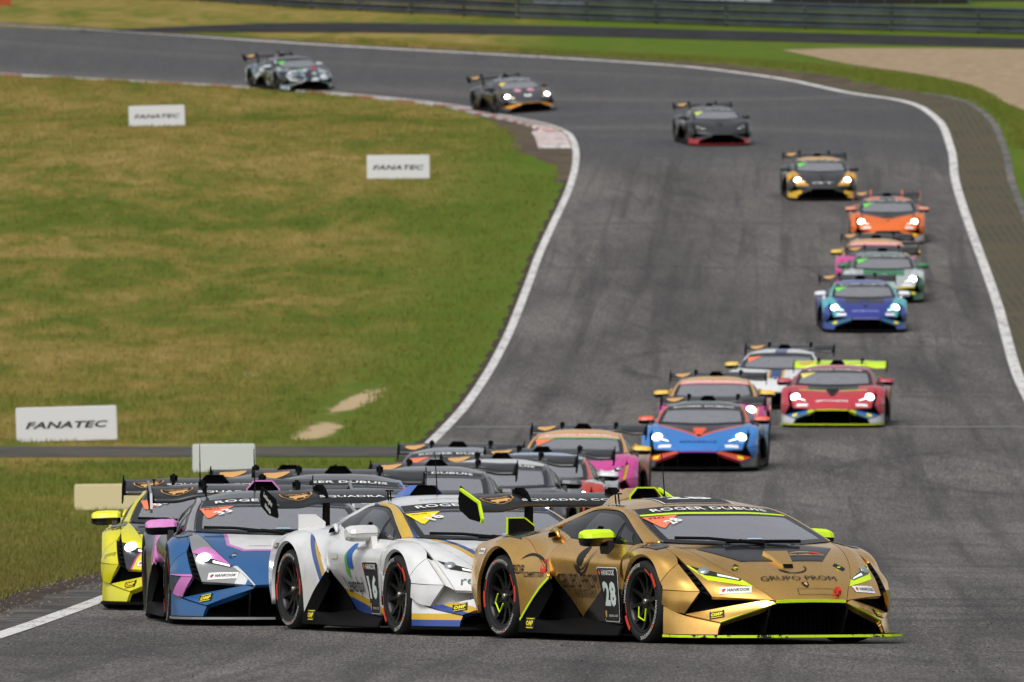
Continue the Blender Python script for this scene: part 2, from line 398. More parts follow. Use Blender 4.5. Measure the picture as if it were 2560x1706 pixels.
drape('outer_earth', lambda y: XR(y), lambda y: XR(y)+1.7, 405, 600, .006, earth_m, ncol=3, wob=.25)
drape('verge_paving', lambda y: XR(y), lambda y: XR(y)+1.55*min(1, max(.0, (452-y)/30)), 20, 452, .010, verge_m, ncol=3)
drape('gutter', lambda y: XR(y)+1.52, lambda y: XR(y)+1.74, 20, 428, .018, gutter_m, ncol=1, wob=.015)
xj0, yj = ground_at(1985, 1070)
drape('surface_joint', lambda y: XL(y)+.2, lambda y: XR(y)-.3, yj-.25, yj+.25, .0215, joint_m, ncol=8, ys=[yj-.28, yj+.28])
def ribbon(name, lower, upper, dz, mat, n=26, m=5):
    def along(pts, s):
        L = [0]
        for p, q in zip(pts, pts[1:]): L.append(L[-1]+abs(q[0]-p[0]))
        return interp(list(zip(L, [p[0] for p in pts])), s*L[-1]), interp(list(zip(L, [p[1] for p in pts])), s*L[-1])
    V = []
    for i in range(n):
        a, c = along(lower, i/(n-1)), along(upper, i/(n-1)); ga, gc = ground_at(*a), ground_at(*c)
        for j in range(m):
            X = ga[0]+(gc[0]-ga[0])*j/(m-1); Y = ga[1]+(gc[1]-ga[1])*j/(m-1); V.append((X, Y, GZ(X, Y)+dz))
    Fc = [(i*m+j, (i+1)*m+j, (i+1)*m+j+1, i*m+j+1) for i in range(n-1) for j in range(m-1)]
    return tag(obj(name, mesh_from(name, V, Fc), mat), kind='structure')
ribbon('gravel_trap', [(1960, 128), (2140, 165), (2300, 187), (2440, 218), (2520, 262), (2700, 330)], [(1960, 126), (2140, 122), (2300, 122), (2440, 123), (2520, 124), (2700, 128)], .02, gravel_m, m=70)
ribbon('perimeter_track', [(200, 82), (800, 82), (1280, 88), (1900, 104), (2560, 121), (2900, 130)], [(200, 78), (800, 58), (1280, 64), (1900, 80), (2560, 98), (2900, 108)], .015, darkstrip_m, m=30)

# kerb blocks round the apex
kerb = bpy.data.objects.new('kerb', None); link(kerb); tag(kerb, kind='structure')
pts = []; y = 393.0
while y < 505: pts.append(Vector((XL(y), y))); y += .25
arc = [0]
for p, q in zip(pts, pts[1:]): arc.append(arc[-1]+(q-p).length)
def at_arc(s):
    i = min(max(np.searchsorted(arc, s)-1, 0), len(arc)-2); f = (s-arc[i])/(arc[i+1]-arc[i]); return pts[i].lerp(pts[i+1], f)
s = 0; k = 0
while s < arc[-1]-2.2:
    L = (1.7 if k % 2 == 0 else .6) if s < 14 else (2.1 if k % 2 == 0 else 1.7); mb = MB(); ring = []
    for q in range(4):
        a = at_arc(s+.03+(L-.06)*q/3); d = (at_arc(s+L*q/3+.1)-at_arc(max(s+L*q/3-.1, 0))).normalized(); nrm = Vector((-d.y, d.x))
        w = 1.15 if s < 14 else .8
        hk = 1 if s < 22 else .75
        for off, h in ((.12, .0), (.16, .03*hk), (w-.05, .075*hk), (w, .0)):
            p = a+nrm*off; ring.append((p.x, p.y, GZ(p.x, p.y)+h+.012))
    mb.add(ring, [(i*4+j, i*4+j+1, (i+1)*4+j+1, (i+1)*4+j) for i in range(3) for j in range(3)]+[(0, 1, 2, 3), (15, 14, 13, 12)])
    mb.build('kerb_block', (kerbwhite_m if k % 2 == 0 else red_m) if s < 22 else (whiteworn_m if k % 2 == 0 else redworn_m), kerb)
    s += L; k += 1

# grass: short mown blades on the infield and the far verges (one mass)
def grass_mass(name, N, ysamp, xsamp, h0, h1, w):
    Y = ysamp(N); X = xsamp(Y, N); Vv = np.zeros((N*5*3, 3)); 
    ok = 0; verts = []
    for i in range(N):
        x, y = X[i], Y[i]; z = GZ(x, y); sc = (1 + (y-120)/170)
        for q in range(4):
            a = random.random()*6.283; hh = random.uniform(h0, h1)*min(sc, 1.8); ww = w*sc*random.uniform(.6, 1.3)
            bx, by = x+random.uniform(-.07, .07)*sc, y+random.uniform(-.1, .1)*sc; ca, sa = math.cos(a)*ww, math.sin(a)*ww*.6
            verts += [(bx-ca, by-sa, z-.01), (bx+ca, by+sa, z-.01), (bx+random.uniform(-.04, .04), by+random.uniform(-.04, .04), z+hh)]
    me = bpy.data.meshes.new(name); n = len(verts)
    me.vertices.add(n); me.vertices.foreach_set('co', np.array(verts, dtype=np.float32).ravel())
    me.loops.add(n); me.loops.foreach_set('vertex_index', np.arange(n, dtype=np.int32))
    me.polygons.add(n//3); me.polygons.foreach_set('loop_start', np.arange(0, n, 3, dtype=np.int32)); me.polygons.foreach_set('loop_total', np.full(n//3, 3, dtype=np.int32))
    me.update(calc_edges=True)
    o = obj(name, me, blade); return o
xl = np.vectorize(XL)
def ys_(N): return 112 + (470-112)*np.random.rand(N)**1.25
def xs_(Y, N):
    lo = np.maximum(-.042*Y-.6, -60); hi = xl(Y)-np.where(Y < 165, 1.0, .35)-np.abs(np.random.randn(N))*.15
    hi = np.where((Y > 376) & (Y < 440), hi-1.3, hi)
    x = lo+(hi-lo)*np.random.rand(N); bad = ((Y > 222) & (Y < 232.5)) | (hi < lo)
    uu = 1280+F*x/Y; vv = np.array([interp(ROW, y_) for y_ in Y])
    bare = ((np.abs(uu-(860-(vv-1010)*.75)) < 42+30*np.random.rand(N)) & (vv > 955) & (vv < 1105))
    return np.where(bad | bare, -70, x)
g = grass_mass('grass', 62000, ys_, xs_, .025, .075, .007)
tag(g, 'short mown olive grass of the infield left of the track', 'grass', kind='stuff')
def ys2(N): return 392 + 90*np.random.rand(N)
GLOW = [(1960, 128), (2140, 165), (2300, 187), (2440, 218), (2520, 262), (2700, 330)]
def xs2(Y, N):
    x = np.vectorize(XR)(Y) + 1.9 + 2.3*np.random.rand(N)
    uu = 1280+F*x/Y; vv = np.array([VH+F*(ZC-GZ(a_, b_))/b_ for a_, b_ in zip(x, Y)]); lim = np.interp(uu, [q[0] for q in GLOW], [q[1] for q in GLOW])
    return np.where((uu > 1960) & (vv < lim+6), 90, x)
g = grass_mass('grass', 9000, ys2, xs2, .03, .09, .008)
tag(g, 'green grass between the far outer track edge and the gravel', 'grass', kind='stuff')

# rubber crumbs and small stones
def crumbs(name, N, fx, fy, r0, r1, mat, label, cat):
    mb = MB()
    for i in range(N):
        y = fy(); x = fx(y); r = random.uniform(r0, r1); z = GZ(x, y)+.018
        a = random.random()*6.28; e = random.uniform(.5, 1.8)
        c, s_ = math.cos(a), math.sin(a); p = [(x+r*e*c, y+r*e*s_, z), (x-r*s_, y+r*c, z), (x-r*e*c, y-r*e*s_, z), (x+r*s_, y-r*c, z), (x, y, z+r*1.1)]
        mb.add(p, [(0, 1, 4), (1, 2, 4), (2, 3, 4), (3, 0, 4)])
    o = mb.build(name, mat); tag(o, label, cat, kind='stuff')
crumbs('rubber_crumbs', 300, lambda y: random.uniform(-4, 4.2) if random.random() < .35 else random.uniform(2.6, 5.8), lambda: 80+random.random()**1.4*130, .003, .010, M('tyre_crumb', (.012, .012, .012, 1), .9), 'black crumbs of tyre rubber strewn on the asphalt', 'rubber crumbs')
crumbs('gravel_bits', 900, lambda y: XL(y)-random.uniform(.35, 1.25), lambda: random.uniform(96, 150), .003, .014, M('stone_bits', (.16, .13, .10, 1), .9), 'loose stones on the bare earth beside the left edge line', 'stones')

# ------------------------------------------------------------------ guard rail far behind the bend
rail_m = simple_ground('galvanised_steel', '#2d3236', '#3b4146', '#4a5055', .5, 2.5, .6)
post_m = M('rail_post', '#33373a', .7)
gp = [ground_at(u, v) for u, v in [(120, -14), (500, 3), (800, 24), (1280, 47), (1900, 70), (2560, 88), (3000, 98)]]
guard = bpy.data.objects.new('guardrail', None); link(guard); guard.location = (gp[3][0], gp[3][1], GZ(*gp[3]))
tag(guard, 'long grey triple-beam steel guardrail behind the far bend', 'guardrail')
cum = [0]
for p, q in zip(gp, gp[1:]): cum.append(cum[-1]+math.dist(p, q))
def gpos(s):
    i = min(max(int(np.searchsorted(cum, s))-1, 0), len(gp)-2); f = (s-cum[i])/(cum[i+1]-cum[i]); return Vector((gp[i][0]+(gp[i+1][0]-gp[i][0])*f, gp[i][1]+(gp[i+1][1]-gp[i][1])*f))
prof = [(0, -.15), (-.05, -.12), (-.05, -.07), (0, -.03), (0, .03), (-.05, .07), (-.05, .12), (0, .15), (.01, .15), (.01, -.15)]
s = 0
g0 = guard.location.copy()
while s < cum[-1]-4:
    a, c = gpos(s), gpos(s+3.98); d = (c-a).normalized(); nn = Vector((d.y, -d.x))
    for r in range(3):
        za, zc_ = GZ(a.x, a.y)+.2+.33*r, GZ(c.x, c.y)+.2+.33*r; mb = MB(); V = []
        jit = random.uniform(-.02, .02)
        for p, z in ((a, za), (c, zc_)):
            for o_, h in prof: q = p-nn*(o_-.1+jit)*1.0; V.append(Vector((q.x, q.y, z+h))-g0)
        k = len(prof); mb.add(V, [(i, (i+1) % k, k+(i+1) % k, k+i) for i in range(k)]+[tuple(range(k)), tuple(range(k, 2*k))])
        mb.build('rail', rail_m, guard)
    mb = MB(); mb.box(Vector((a.x, a.y, GZ(a.x, a.y)+.5))-g0, (.12, .12, 1.06)); mb.build('post', post_m, guard)
    s += 4
# dark things behind the rail
def backdrop_box(name, u0, u1, v_top, back, mat, label, cat, depth=1.5, hmax=None):
    c = ground_at((u0+u1)/2, 60); D = c[1]+back; X0, X1 = (u0-1280)/F*D, (u1-1280)/F*D; zb = GZ((X0+X1)/2, D); zt = ZC-(v_top-VH)*D/F
    mb = MB(); L = X1-X0
    mb.box(((X0+X1)/2, D+depth/2, (zb+zt)/2-.1), (L, depth, zt-zb+.2))
    o = bpy.data.objects.new(name, None); link(o); tag(o, label, cat)
    mb.build('panel', mat, o)
    for i in range(int(L)+1):
        MB().box((X0+i*L/max(int(L), 1), D-.03, (zb+zt)/2-.1), (.06, .05, zt-zb+.24)).build('post', post_m, o)
    return o
backdrop_box('tyre_barrier_cover', 1935, 2420, -40, 26, M('black_cover', '#0b0b0c', .8), 'black covered barrier standing behind the guardrail at top right', 'barrier')
backdrop_box('marshal_shelter', 1330, 1930, -30, 27, M('pale_cover', '#8f9a9c', .7), 'pale grey panel fence showing above the guardrail', 'fence')
backdrop_box('concrete_wall', 2425, 3000, -30, 30, M('dark_wall', '#2e3033', .9), 'dark concrete wall behind the guardrail at the right edge', 'wall')  # one even dark grey on the right-hand wall
backdrop_box('perimeter_wall', 60, 1325, -26, 34, M('dark_fence', '#2c3533', .9), 'dark green perimeter wall beyond the guardrail at top left', 'wall')
gx, gy = ground_at(-75, 14); D = gy
o = bpy.data.objects.new('orange_barrier', None); link(o); o.location = (gx, gy, GZ(gx, gy)); tag(o, 'orange plastic barrier on the grass in the top left corner', 'barrier')
for i in range(2):
    MB().prism([(-.55, 0), (.55, 0), (.5, .35), (.44, .62), (-.44, .62), (-.5, .35)], -.18, .18).build('barrier_block', M('orange_plastic', '#9c4416', .5), o).location = (i*1.15, 0, 0)

# ------------------------------------------------------------------ lettering
_tc = {}
def text2d(s, bold=0.0, shear=0.0, res=2, sx=1.0, sc=None):
    key = (s, bold, shear, res, sx)
    if key in _tc: return _tc[key]
    cu = bpy.data.curves.new('t', 'FONT'); cu.body = s; cu.size = 1; cu.offset = bold; cu.shear = shear; cu.resolution_u = res
    cu.align_x = 'CENTER'; cu.align_y = 'CENTER'; cu.space_character = 1.0 + bold*2
    o = bpy.data.objects.new('t', cu); COL.objects.link(o)
    dg = bpy.context.evaluated_depsgraph_get(); me = bpy.data.meshes.new_from_object(o.evaluated_get(dg))
    V = np.array([v.co[:2] for v in me.vertices]); Fc = [tuple(p.vertices) for p in me.polygons]
    bpy.data.objects.remove(o); bpy.data.curves.remove(cu); bpy.data.meshes.remove(me)
    V -= (V.min(0)+V.max(0))/2; V[:, 0] *= sx
    _tc[key] = (V, Fc); return _tc[key]
def flat_text(name, s, width, mat, parent, M4, bold=.0, shear=0.0, height=None):
    V, Fc = text2d(s, bold, shear); k = width/np.ptp(V[:, 0]); ky = k if height is None else height/np.ptp(V[:, 1])
    return obj(name, mesh_from(name, [M4 @ Vector((x*k, y*ky, 0)) for x, y in V], Fc, False), mat, parent)

# ------------------------------------------------------------------ boards on the infield grass
board_w = M('board_white', '#c3c4c5', .6); board_g = M('board_grey', '#bcbfbb', .7); board_b = M('board_beige', '#c2b58c', .7)
ink = M('board_ink', '#15181b', .6); leg_m = M('board_leg', '#55524c', .8)
def board(u, v, w, h, mat, label, text=None, yaw=6, roll=-1.4, lean=8):
    x, y = ground_at(u, v)
    o = bpy.data.objects.new('advertising_board', None); link(o); o.location = (x, y, GZ(x, y)); o.rotation_euler = (R(-lean), R(roll), R(yaw))
    tag(o, label, 'board', 'boards on the infield grass')
    mb = MB(); mb.prism([(-w/2, .03), (w/2, .03), (w/2, h), (-w/2, h)], -.02, .02); mb.build('panel', mat, o)
    fm = MB()
    for a, c, dd in (((-w/2, .03), (w/2, .03), 0), ((-w/2, h), (w/2, h), 0), ((-w/2, .03), (-w/2, h), 0), ((w/2, .03), (w/2, h), 0)):
        fm.tube([(a[0], -.0, a[1]), (c[0], -.0, c[1])], .018, 6)
    fm.build('frame', mat, o)
    for sx in (-1, 1): MB().tube([(sx*w*.36, .03, h*.7), (sx*w*.36, .30, -.03)], .016, 6).build('leg', leg_m, o)
    if text: flat_text('lettering', text, w*.83, ink, o, Matrix(((1, 0, 0, .0), (0, 0, -1, -.026), (0, 1, 0, h*.5), (0, 0, 0, 1))), .03, .25, h*.2)
board(393, 317, 1.80, .68, board_w, 'white lettered board highest up the infield slope, near the kerb', 'FANATEC')
board(996, 449, 1.80, .70, board_w, 'white lettered board in the middle of the infield near the apex', 'FANATEC', yaw=3, roll=-.3)
board(168, 1106, 1.82, .64, board_w, 'large white lettered board beside the narrow service road', 'FANATEC', yaw=6)
board(560, 1184, 1.02, .48, board_g, 'small blank pale grey board below the narrow service road', None, 4, -.4, 4)
board(292, 1279, 1.24, .40, board_b, 'blank beige board on the grass behind the yellow car', None, 3, -.5, 6)
# ------------------------------------------------------------------ the racing car: x forward from the front axle, y to its left, z up
def cr1(P, n):
    P = np.asarray(P, float); k = len(P)
    t = np.linspace(0, k-1, n); i = np.minimum(t.astype(int), k-2); f = (t-i)[(...,)+(None,)*(P.ndim-1)]
    E = np.concatenate([[2*P[0]-P[1]], P, [2*P[-1]-P[-2]]])
    a, b, c, d = E[i], E[i+1], E[i+2], E[i+3]
    return .5*(2*b+(c-a)*f+(2*a-5*b+4*c-d)*f*f+(3*b-a-3*c+d)*f**3)
def surf(C, nu, nv):
    C = np.asarray(C, float); A = cr1(C, nu); return np.swapaxes(cr1(np.swapaxes(A, 0, 1), nv), 0, 1)
def nrmz(v): return v/np.maximum(np.linalg.norm(v, axis=-1, keepdims=True), 1e-9)
def normals(S):
    du = np.gradient(S, axis=0); dv = np.gradient(S, axis=1); return nrmz(np.cross(du, dv))
def outward(S, N):
    c = S.reshape(-1, 3).mean(0); ref = c-np.array([c[0]*.8-.25, 0, .35]); return 1 if (N.reshape(-1, 3).mean(0) @ ref) > 0 else -1
PATCH = {}
def sheet(C, nu=10, nv=10, gap=.0035, flange=.03, key=None, closed_y=False):
    S = surf(C, nu, nv); N = normals(S); sg = outward(S, N); N = N*sg
    if key: PATCH[key] = (S.copy(), N.copy())
    if gap:
        D = S.copy()
        D[0] += nrmz(S[1]-S[0])*gap; D[-1] += nrmz(S[-2]-S[-1])*gap
        D[:, 0] += nrmz(S[:, 1]-S[:, 0])*gap; D[:, -1] += nrmz(S[:, -2]-S[:, -1])*gap
        S = D
    V = S.reshape(-1, 3).tolist(); idx = lambda i, j: i*nv+j
    Fc = []
    for i in range(nu-1):
        for j in range(nv-1):
            q = (idx(i, j), idx(i+1, j), idx(i+1, j+1), idx(i, j+1)); Fc.append(q if sg > 0 else q[::-1])
    if flange:
        loop = [(i, 0) for i in range(nu)]+[(nu-1, j) for j in range(1, nv)]+[(i, nv-1) for i in range(nu-2, -1, -1)]+[(0, j) for j in range(nv-2, 0, -1)]
        b = len(V); L = len(loop)
        for i, j in loop: V.append(S[i, j].tolist())
        for i, j in loop: V.append((S[i, j]-N[i, j]*flange).tolist())
        for k in range(L):
            k2 = (k+1) % L; q = (b+k, b+k2, b+L+k2, b+L+k); Fc.append(q if sg > 0 else q[::-1])
    return V, Fc
def sym(rows): # rows given centre -> side; mirrored to full width
    return [[(x, -y, z) for x, y, z in r[:0:-1]]+list(r) for r in rows]
CM = {}          # key -> mesh; side parts also get key+'_r'
BODYV, BODYF = [], []
def reg(key, V, Fc, side=True, smooth_=True, solid=True):
    CM[key] = mesh_from(key, V, Fc, smooth_)
    n = len(BODYV)
    if solid: BODYV.extend(V); BODYF.extend([tuple(i+n for i in f) for f in Fc])
    if side:
        V2, F2 = mirror(V, Fc); CM[key+'_r'] = mesh_from(key, V2, F2, smooth_)
        n = len(BODYV)
        if solid: BODYV.extend(V2); BODYF.extend([tuple(i+n for i in f) for f in F2])
def regm(key, mb, side=True, smooth_=False, solid=False): reg(key, mb.V, mb.F, side, smooth_, solid)

N_ = (1.035, .317, .345)            # nose corner
T0, T1, T2 = (.425, .797, .616), (.60, .645, .567), (.779, .478, .504)
B0, B1 = (.785, .745, .372), (.89, .56, .362)
S0, S1, S2 = (.385, .845, .632), (.723, .817, .415), (.60, .895, .236)
hood = [[(1.05, 0, .352), (1.048, .17, .352), N_],
        [(.945, 0, .437), (.94, .21, .435), (.92, .385, .425)],
        [(.79, 0, .528), (.79, .26, .527), T2],
        [(.52, 0, .645), (.52, .32, .645), (.50, .60, .632)],
        [(.30, 0, .72), (.285, .35, .722), (.21, .68, .733)],
        [(.155, 0, .764), (.09, .38, .772), (-.115, .745, .788)]]
reg('hood', *sheet(sym(hood), 22, 25, key='hood'), side=False)
ftop = [[T2, T1, T0],
        [(.50, .60, .632), (.40, .72, .662), (.27, .81, .692)],
        [(.21, .68, .733), (.14, .765, .752), (.08, .82, .752)],
        [(-.115, .745, .788), (-.16, .79, .786), (-.2, .825, .768)],
        [(-.26, .775, .79), (-.32, .81, .785), (-.42, .845, .772)]]
reg('fender_top', *sheet(ftop, 14, 7))
fside = [[S0, (.39, .935, .565), (.345, .985, .48)],
         [(.27, .81, .692), (.25, .93, .678), (.20, .988, .645)],
         [(.08, .82, .752), (.03, .935, .742), (-.01, .99, .700)],
         [(-.2, .825, .768), (-.21, .935, .735), (-.22, .985, .635)],
         [(-.42, .845, .772), (-.41, .95, .655), (-.345, .97, .48)]]
reg('front_fender', *sheet(fside, 18, 9))
frear = [[(-.345, .97, .48), (-.44, .957, .52)], [(-.388, .962, .32), (-.455, .945, .32)], [(-.40, .955, .14), (-.465, .935, .14)]]
reg('fender_rear', *sheet(frear, 8, 3))
hlp = [[T0, T1, T2], [(.63, .775, .495), (.775, .615, .462), (.92, .385, .425)], [B0, B1, N_]]
reg('headlight_panel', *sheet(hlp, 13, 15, key='hlp'))
upf = [[S0, (.39, .935, .565), (.345, .985, .48)], [(.56, .835, .528), (.53, .925, .49), (.385, .988, .452)], [S1, (.575, .925, .418), (.398, .99, .425)]]
reg('bumper_side', *sheet(upf, 9, 7))
lof = [[S1, (.575, .925, .418), (.398, .99, .425)], [(.675, .865, .325), (.54, .95, .335), (.39, .992, .36)], [S2, (.51, .962, .258), (.375, .988, .31)]]
reg('bumper_corner', *sheet(lof, 8, 7))
bld = [[S2, (.80, .64, .294), (.985, .38, .348)], [(.73, .81, .205), (.905, .555, .262), (1.04, .322, .332)][0:3], [(.865, .71, .172), (.97, .50, .255), (1.045, .312, .318)]]
reg('intake_blade', *sheet(bld, 6, 9, flange=.05))
lowc = [[(.375, .972, .30), (.59, .885, .225), (.855, .70, .165)], [(.38, .978, .19), (.60, .90, .15), (.865, .725, .12)], [(.385, .98, .075), (.62, .905, .075), (.87, .735, .075)]]
reg('bumper_foot', *sheet(lowc, 5, 9))
# black recesses: light strip, outer intake, mouth
rec = MB()
def quad(a, b, c, d): rec.add([a, b, c, d], [(0, 1, 2, 3)])
ins = lambda p, dx=-.10, k=.93: (p[0]+dx, p[1]*k, p[2])
ring = [S1, B0, B1, (.982, .385, .352), S2]
inner = [ins(S1, -.10, .96), ins(B0, -.12, .94), ins(B1, -.14, .93), ins((.982, .385, .352), -.10, .9), ins(S2, -.02, .95)]
for i in range(5):
    j = (i+1) % 5; quad(ring[i], ring[j], inner[j], inner[i])
rec.add(inner, [(0, 1, 2, 3, 4)])
regm('outer_intake', rec)
st = MB()
a0, a1 = np.array(T0), np.array(B0); b0, b1 = np.array(S0), np.array(S1)
g = []
for i in range(7):
    f = i/6; mid_r = np.array(cr1([T0, (.63, .775, .495), B0], 7)[i]); mid_l = np.array(cr1([S0, (.56, .835, .528), S1], 7)[i])
    g.append([mid_r, (mid_r+mid_l)/2-np.array([.02, .02, .012]), mid_l])
reg('light_strip', *sheet(g, 7, 3, gap=0, flange=0), solid=True)
lv = MB()
for i in (1, 2, 3, 4, 5):
    p = (g[i][0]+g[i][2])/2; lv.box(p+np.array([-.004, -.004, -.004]), (.034, .036, .006))
regm('strip_louver', lv)
ms = MB()
def mq(*p): ms.add(list(p), [tuple(range(len(p)))])
mo = [(1.035, -.31, .326), (1.035, .31, .326), (.862, .705, .168), (.87, .73, .075), (.87, -.73, .075), (.862, -.705, .168)]
mi = [(.74, -.34, .325), (.74, .34, .325), (.62, .66, .17), (.62, .68, .075), (.62, -.68, .075), (.62, -.66, .17)]
for i in range(6): mq(mo[i], mo[(i+1) % 6], mi[(i+1) % 6], mi[i])
mq(*mi)
regm('mouth', ms, side=False)
gr = MB()
for k in range(9):
    z = .09+k*.028; w = min(.66, .34+(.33-z)*2.1); gr.box((.755, 0, z), (.01, 2*w*.96, .006))
for k in range(-14, 15): gr.box((.757, k*.043, .2), (.01, .005, .22))
regm('grille', gr, side=False)
vane = MB().prism([(.70, .08), (.90, .08), (1.0, .30), (.72, .32)], .335, .35); regm('duct_vane', vane)
sp_ = MB(); pl = [(1.10, 0), (1.10, .30), (1.085, .50), (1.03, .70), (.93, .84), (.80, .93), (.66, .985), (.40, .99)]
full = pl+[(.40, -.99)]+[(a, -b) for a, b in pl[:0:-1]][0:7]
full = pl+[(a, -b) for a, b in pl[:0:-1]]
sp_.prism(full, .052, .074, 'z'); regm('splitter', sp_, side=False)
def ribbon3(pts, h, t_=.006):
    m = MB()
    for a, b in zip(pts, pts[1:]):
        a, b = Vector(a), Vector(b); d = b-a; L = d.length; rot = d.to_track_quat('X', 'Z').to_matrix(); m.box((a+b)/2, (L*1.02, t_, h), rot)
    return m
regm('splitter_edge', ribbon3([(a+.004, b, .064) for a, b in pl], .020))
regm('mouth_trim', MB().add(*sheet([[(1.048, -.30, .345), (1.056, 0, .352), (1.048, .30, .345)], [(1.046, -.305, .324), (1.053, 0, .329), (1.046, .305, .324)]], 3, 13, gap=0, flange=.02)), side=False)
e = surf(bld, 6, 9); nb = normals(e); nb = nb*outward(e, nb)
lo_e = [e[-1, j]+nb[-1, j]*.004 for j in range(9)]; up_e = [e[-1, j]*.82+e[-2, j]*.18+nb[-1, j]*.004 for j in range(9)]
regm('blade_trim', MB().add(*sheet([up_e, lo_e], 2, 17, gap=0, flange=.012)))

# cabin
wsr = [[(.155, 0, .766), (.09, .38, .774), (-.115, .745, .795)],
       [(-.28, 0, .903), (-.31, .36, .903), (-.45, .705, .905)],
       [(-.64, 0, 1.006), (-.655, .345, 1.004), (-.70, .66, .985)],
       [(-.88, 0, 1.073), (-.888, .33, 1.068), (-.92, .615, 1.043)]]
reg('windshield', *sheet(sym(wsr), 20, 25, gap=.004, flange=0, key='ws'), side=False)
roof = [[(-.88, 0, 1.077), (-.885, .33, 1.072), (-.92, .615, 1.047)],
        [(-1.2, 0, 1.130), (-1.2, .33, 1.122), (-1.2, .612, 1.072)],
        [(-1.6, 0, 1.132), (-1.6, .33, 1.122), (-1.6, .587, 1.067)],
        [(-2.0, 0, 1.085), (-2.0, .33, 1.075), (-2.0, .572, 1.012)],
        [(-2.4, 0, 1.005), (-2.4, .33, .995), (-2.4, .542, .942)],
        [(-2.9, 0, .92), (-2.9, .33, .91), (-2.9, .502, .872)],
        [(-3.4, 0, .84), (-3.4, .3, .83), (-3.4, .482, .802)]]
reg('roof', *sheet(sym(roof), 26, 17, flange=.02), side=False)
pil = [[(-.115, .745, .797), (-.31, .812, .782)], [(-.45, .707, .907), (-.60, .757, .897)], [(-.687, .667, .987), (-.82, .707, .977)], [(-.92, .617, 1.046), (-1.0, .667, 1.024)],
       [(-1.2, .612, 1.073), (-1.2, .647, 1.042)], [(-1.6, .587, 1.068), (-1.6, .622, 1.037)], [(-2.0, .572, 1.012), (-1.9, .66, .965)], [(-2.4, .542, .942), (-2.12, .718, .905)]]
pil = [[a, tuple((np.array(a)+np.array(b))/2+np.array([.01, .012, .012])), b] for a, b in pil]
reg('pillar', *sheet(pil, 26, 5, flange=.02))
sail = [[(-2.0, .572, 1.012), (-1.99, .70, .915)], [(-2.4, .542, .942), (-2.28, .685, .878)], [(-2.9, .502, .872), (-2.7, .62, .866)], [(-3.4, .482, .802), (-3.3, .55, .802)]]
reg('sail_panel', *sheet(sail, 12, 4, flange=.02))
win = [[(-.33, .812, .774), (-.65, .835, .776), (-.95, .838, .783), (-1.3, .832, .794), (-1.6, .819, .814), (-2.0, .742, .878)],
       [(-.37, .808, .80), (-.66, .80, .85), (-.96, .775, .905), (-1.28, .755, .925), (-1.61, .74, .93), (-1.98, .71, .92)],
       [(-.41, .797, .823), (-.66, .745, .917), (-.97, .677, 1.014), (-1.25, .643, 1.038), (-1.6, .622, 1.034), (-1.93, .664, .958)]]
reg('window_frame', *sheet(win, 9, 24, gap=0, flange=.02, key='win'))
Sw, Nw = PATCH['win']
def subpatch(key, r0, r1, c0, c1, off, n=7, m=13, shear=0.0):
    S, N = PATCH[key]; nu, nv, _ = S.shape; V = []
    for i in range(n):
        for j in range(m):
            a = (r0+(r1-r0)*i/(n-1))*(nu-1); b = (c0+(c1-c0)*j/(m-1)+shear*(i/(n-1)))*(nv-1); a = min(max(a, 0), nu-1.001); b = min(max(b, 0), nv-1.001)
            i0, j0 = int(a), int(b); fa, fb = a-i0, b-j0
            bl = lambda A: A[i0, j0]*(1-fa)*(1-fb)+A[i0+1, j0]*fa*(1-fb)+A[i0, j0+1]*(1-fa)*fb+A[i0+1, j0+1]*fa*fb
            V.append(bl(S)+bl(N)*off)
    V = np.array(V).reshape(n, m, 3)
    return sheet(V, n, m, gap=0, flange=0)
V1, F1 = subpatch('win', .10, .88, .30, .70, .004, shear=.0)
reg('side_window', V1, F1, solid=False)
V1, F1 = subpatch('win', .12, .78, .09, .235, .004, 5, 5, .03)
reg('quarter_window', V1, F1, solid=False)
V1, F1 = subpatch('win', .30, .46, .50, .56, .007, 3, 3); reg('window_vent', V1, F1, solid=False)

# doors, sills, rear quarters
door = [[(-.42, .847, .772), (-.8, .84, .78), (-1.2, .838, .79), (-1.62, .82, .815)],
        [(-.425, .951, .655), (-.8, .96, .645), (-1.2, .96, .66), (-1.74, .945, .70)],
        [(-.445, .957, .52), (-.8, .945, .505), (-1.2, .935, .505), (-1.72, .94, .52)],
        [(-.46, .945, .32), (-.8, .905, .33), (-1.2, .865, .34), (-1.62, .835, .345)],
        [(-.47, .935, .14), (-.8, .885, .15), (-1.15, .84, .16), (-1.45, .80, .185)]]
reg('door', *sheet(door, 17, 17, key='door'))
qs = [[(-1.70, .985, .50), (-1.94, 1.0, .34), (-2.2, 1.0, .15)],
      [(-1.99, .948, .68), (-2.1, .988, .53), (-2.245, 1.004, .40)],
      [(-2.28, .897, .802), (-2.31, .968, .70), (-2.385, 1.006, .648)],
      [(-2.62, .882, .828), (-2.62, .962, .795), (-2.62, 1.008, .742)],
      [(-2.95, .882, .802), (-2.9, .955, .745), (-2.855, 1.003, .668)],
      [(-3.28, .875, .742), (-3.21, .95, .60), (-3.03, .995, .45)],
      [(-3.42, .855, .60), (-3.30, .93, .42), (-3.05, .985, .2)]]
reg('rear_quarter', *sheet(qs, 25, 9))
qt = [[(-1.62, .82, .815), (-1.74, .945, .70), (-1.71, .972, .505)],
      [(-1.97, .73, .885), (-1.97, .845, .80), (-1.99, .948, .68)],
      [(-2.28, .685, .878), (-2.28, .79, .838), (-2.28, .897, .802)],
      [(-2.62, .63, .868), (-2.62, .77, .853), (-2.62, .882, .828)],
      [(-2.95, .59, .848), (-2.95, .75, .842), (-2.95, .882, .802)],
      [(-3.3, .55, .802), (-3.27, .73, .792), (-3.25, .862, .742)]]
reg('rear_shoulder', *sheet(qt, 21, 9))
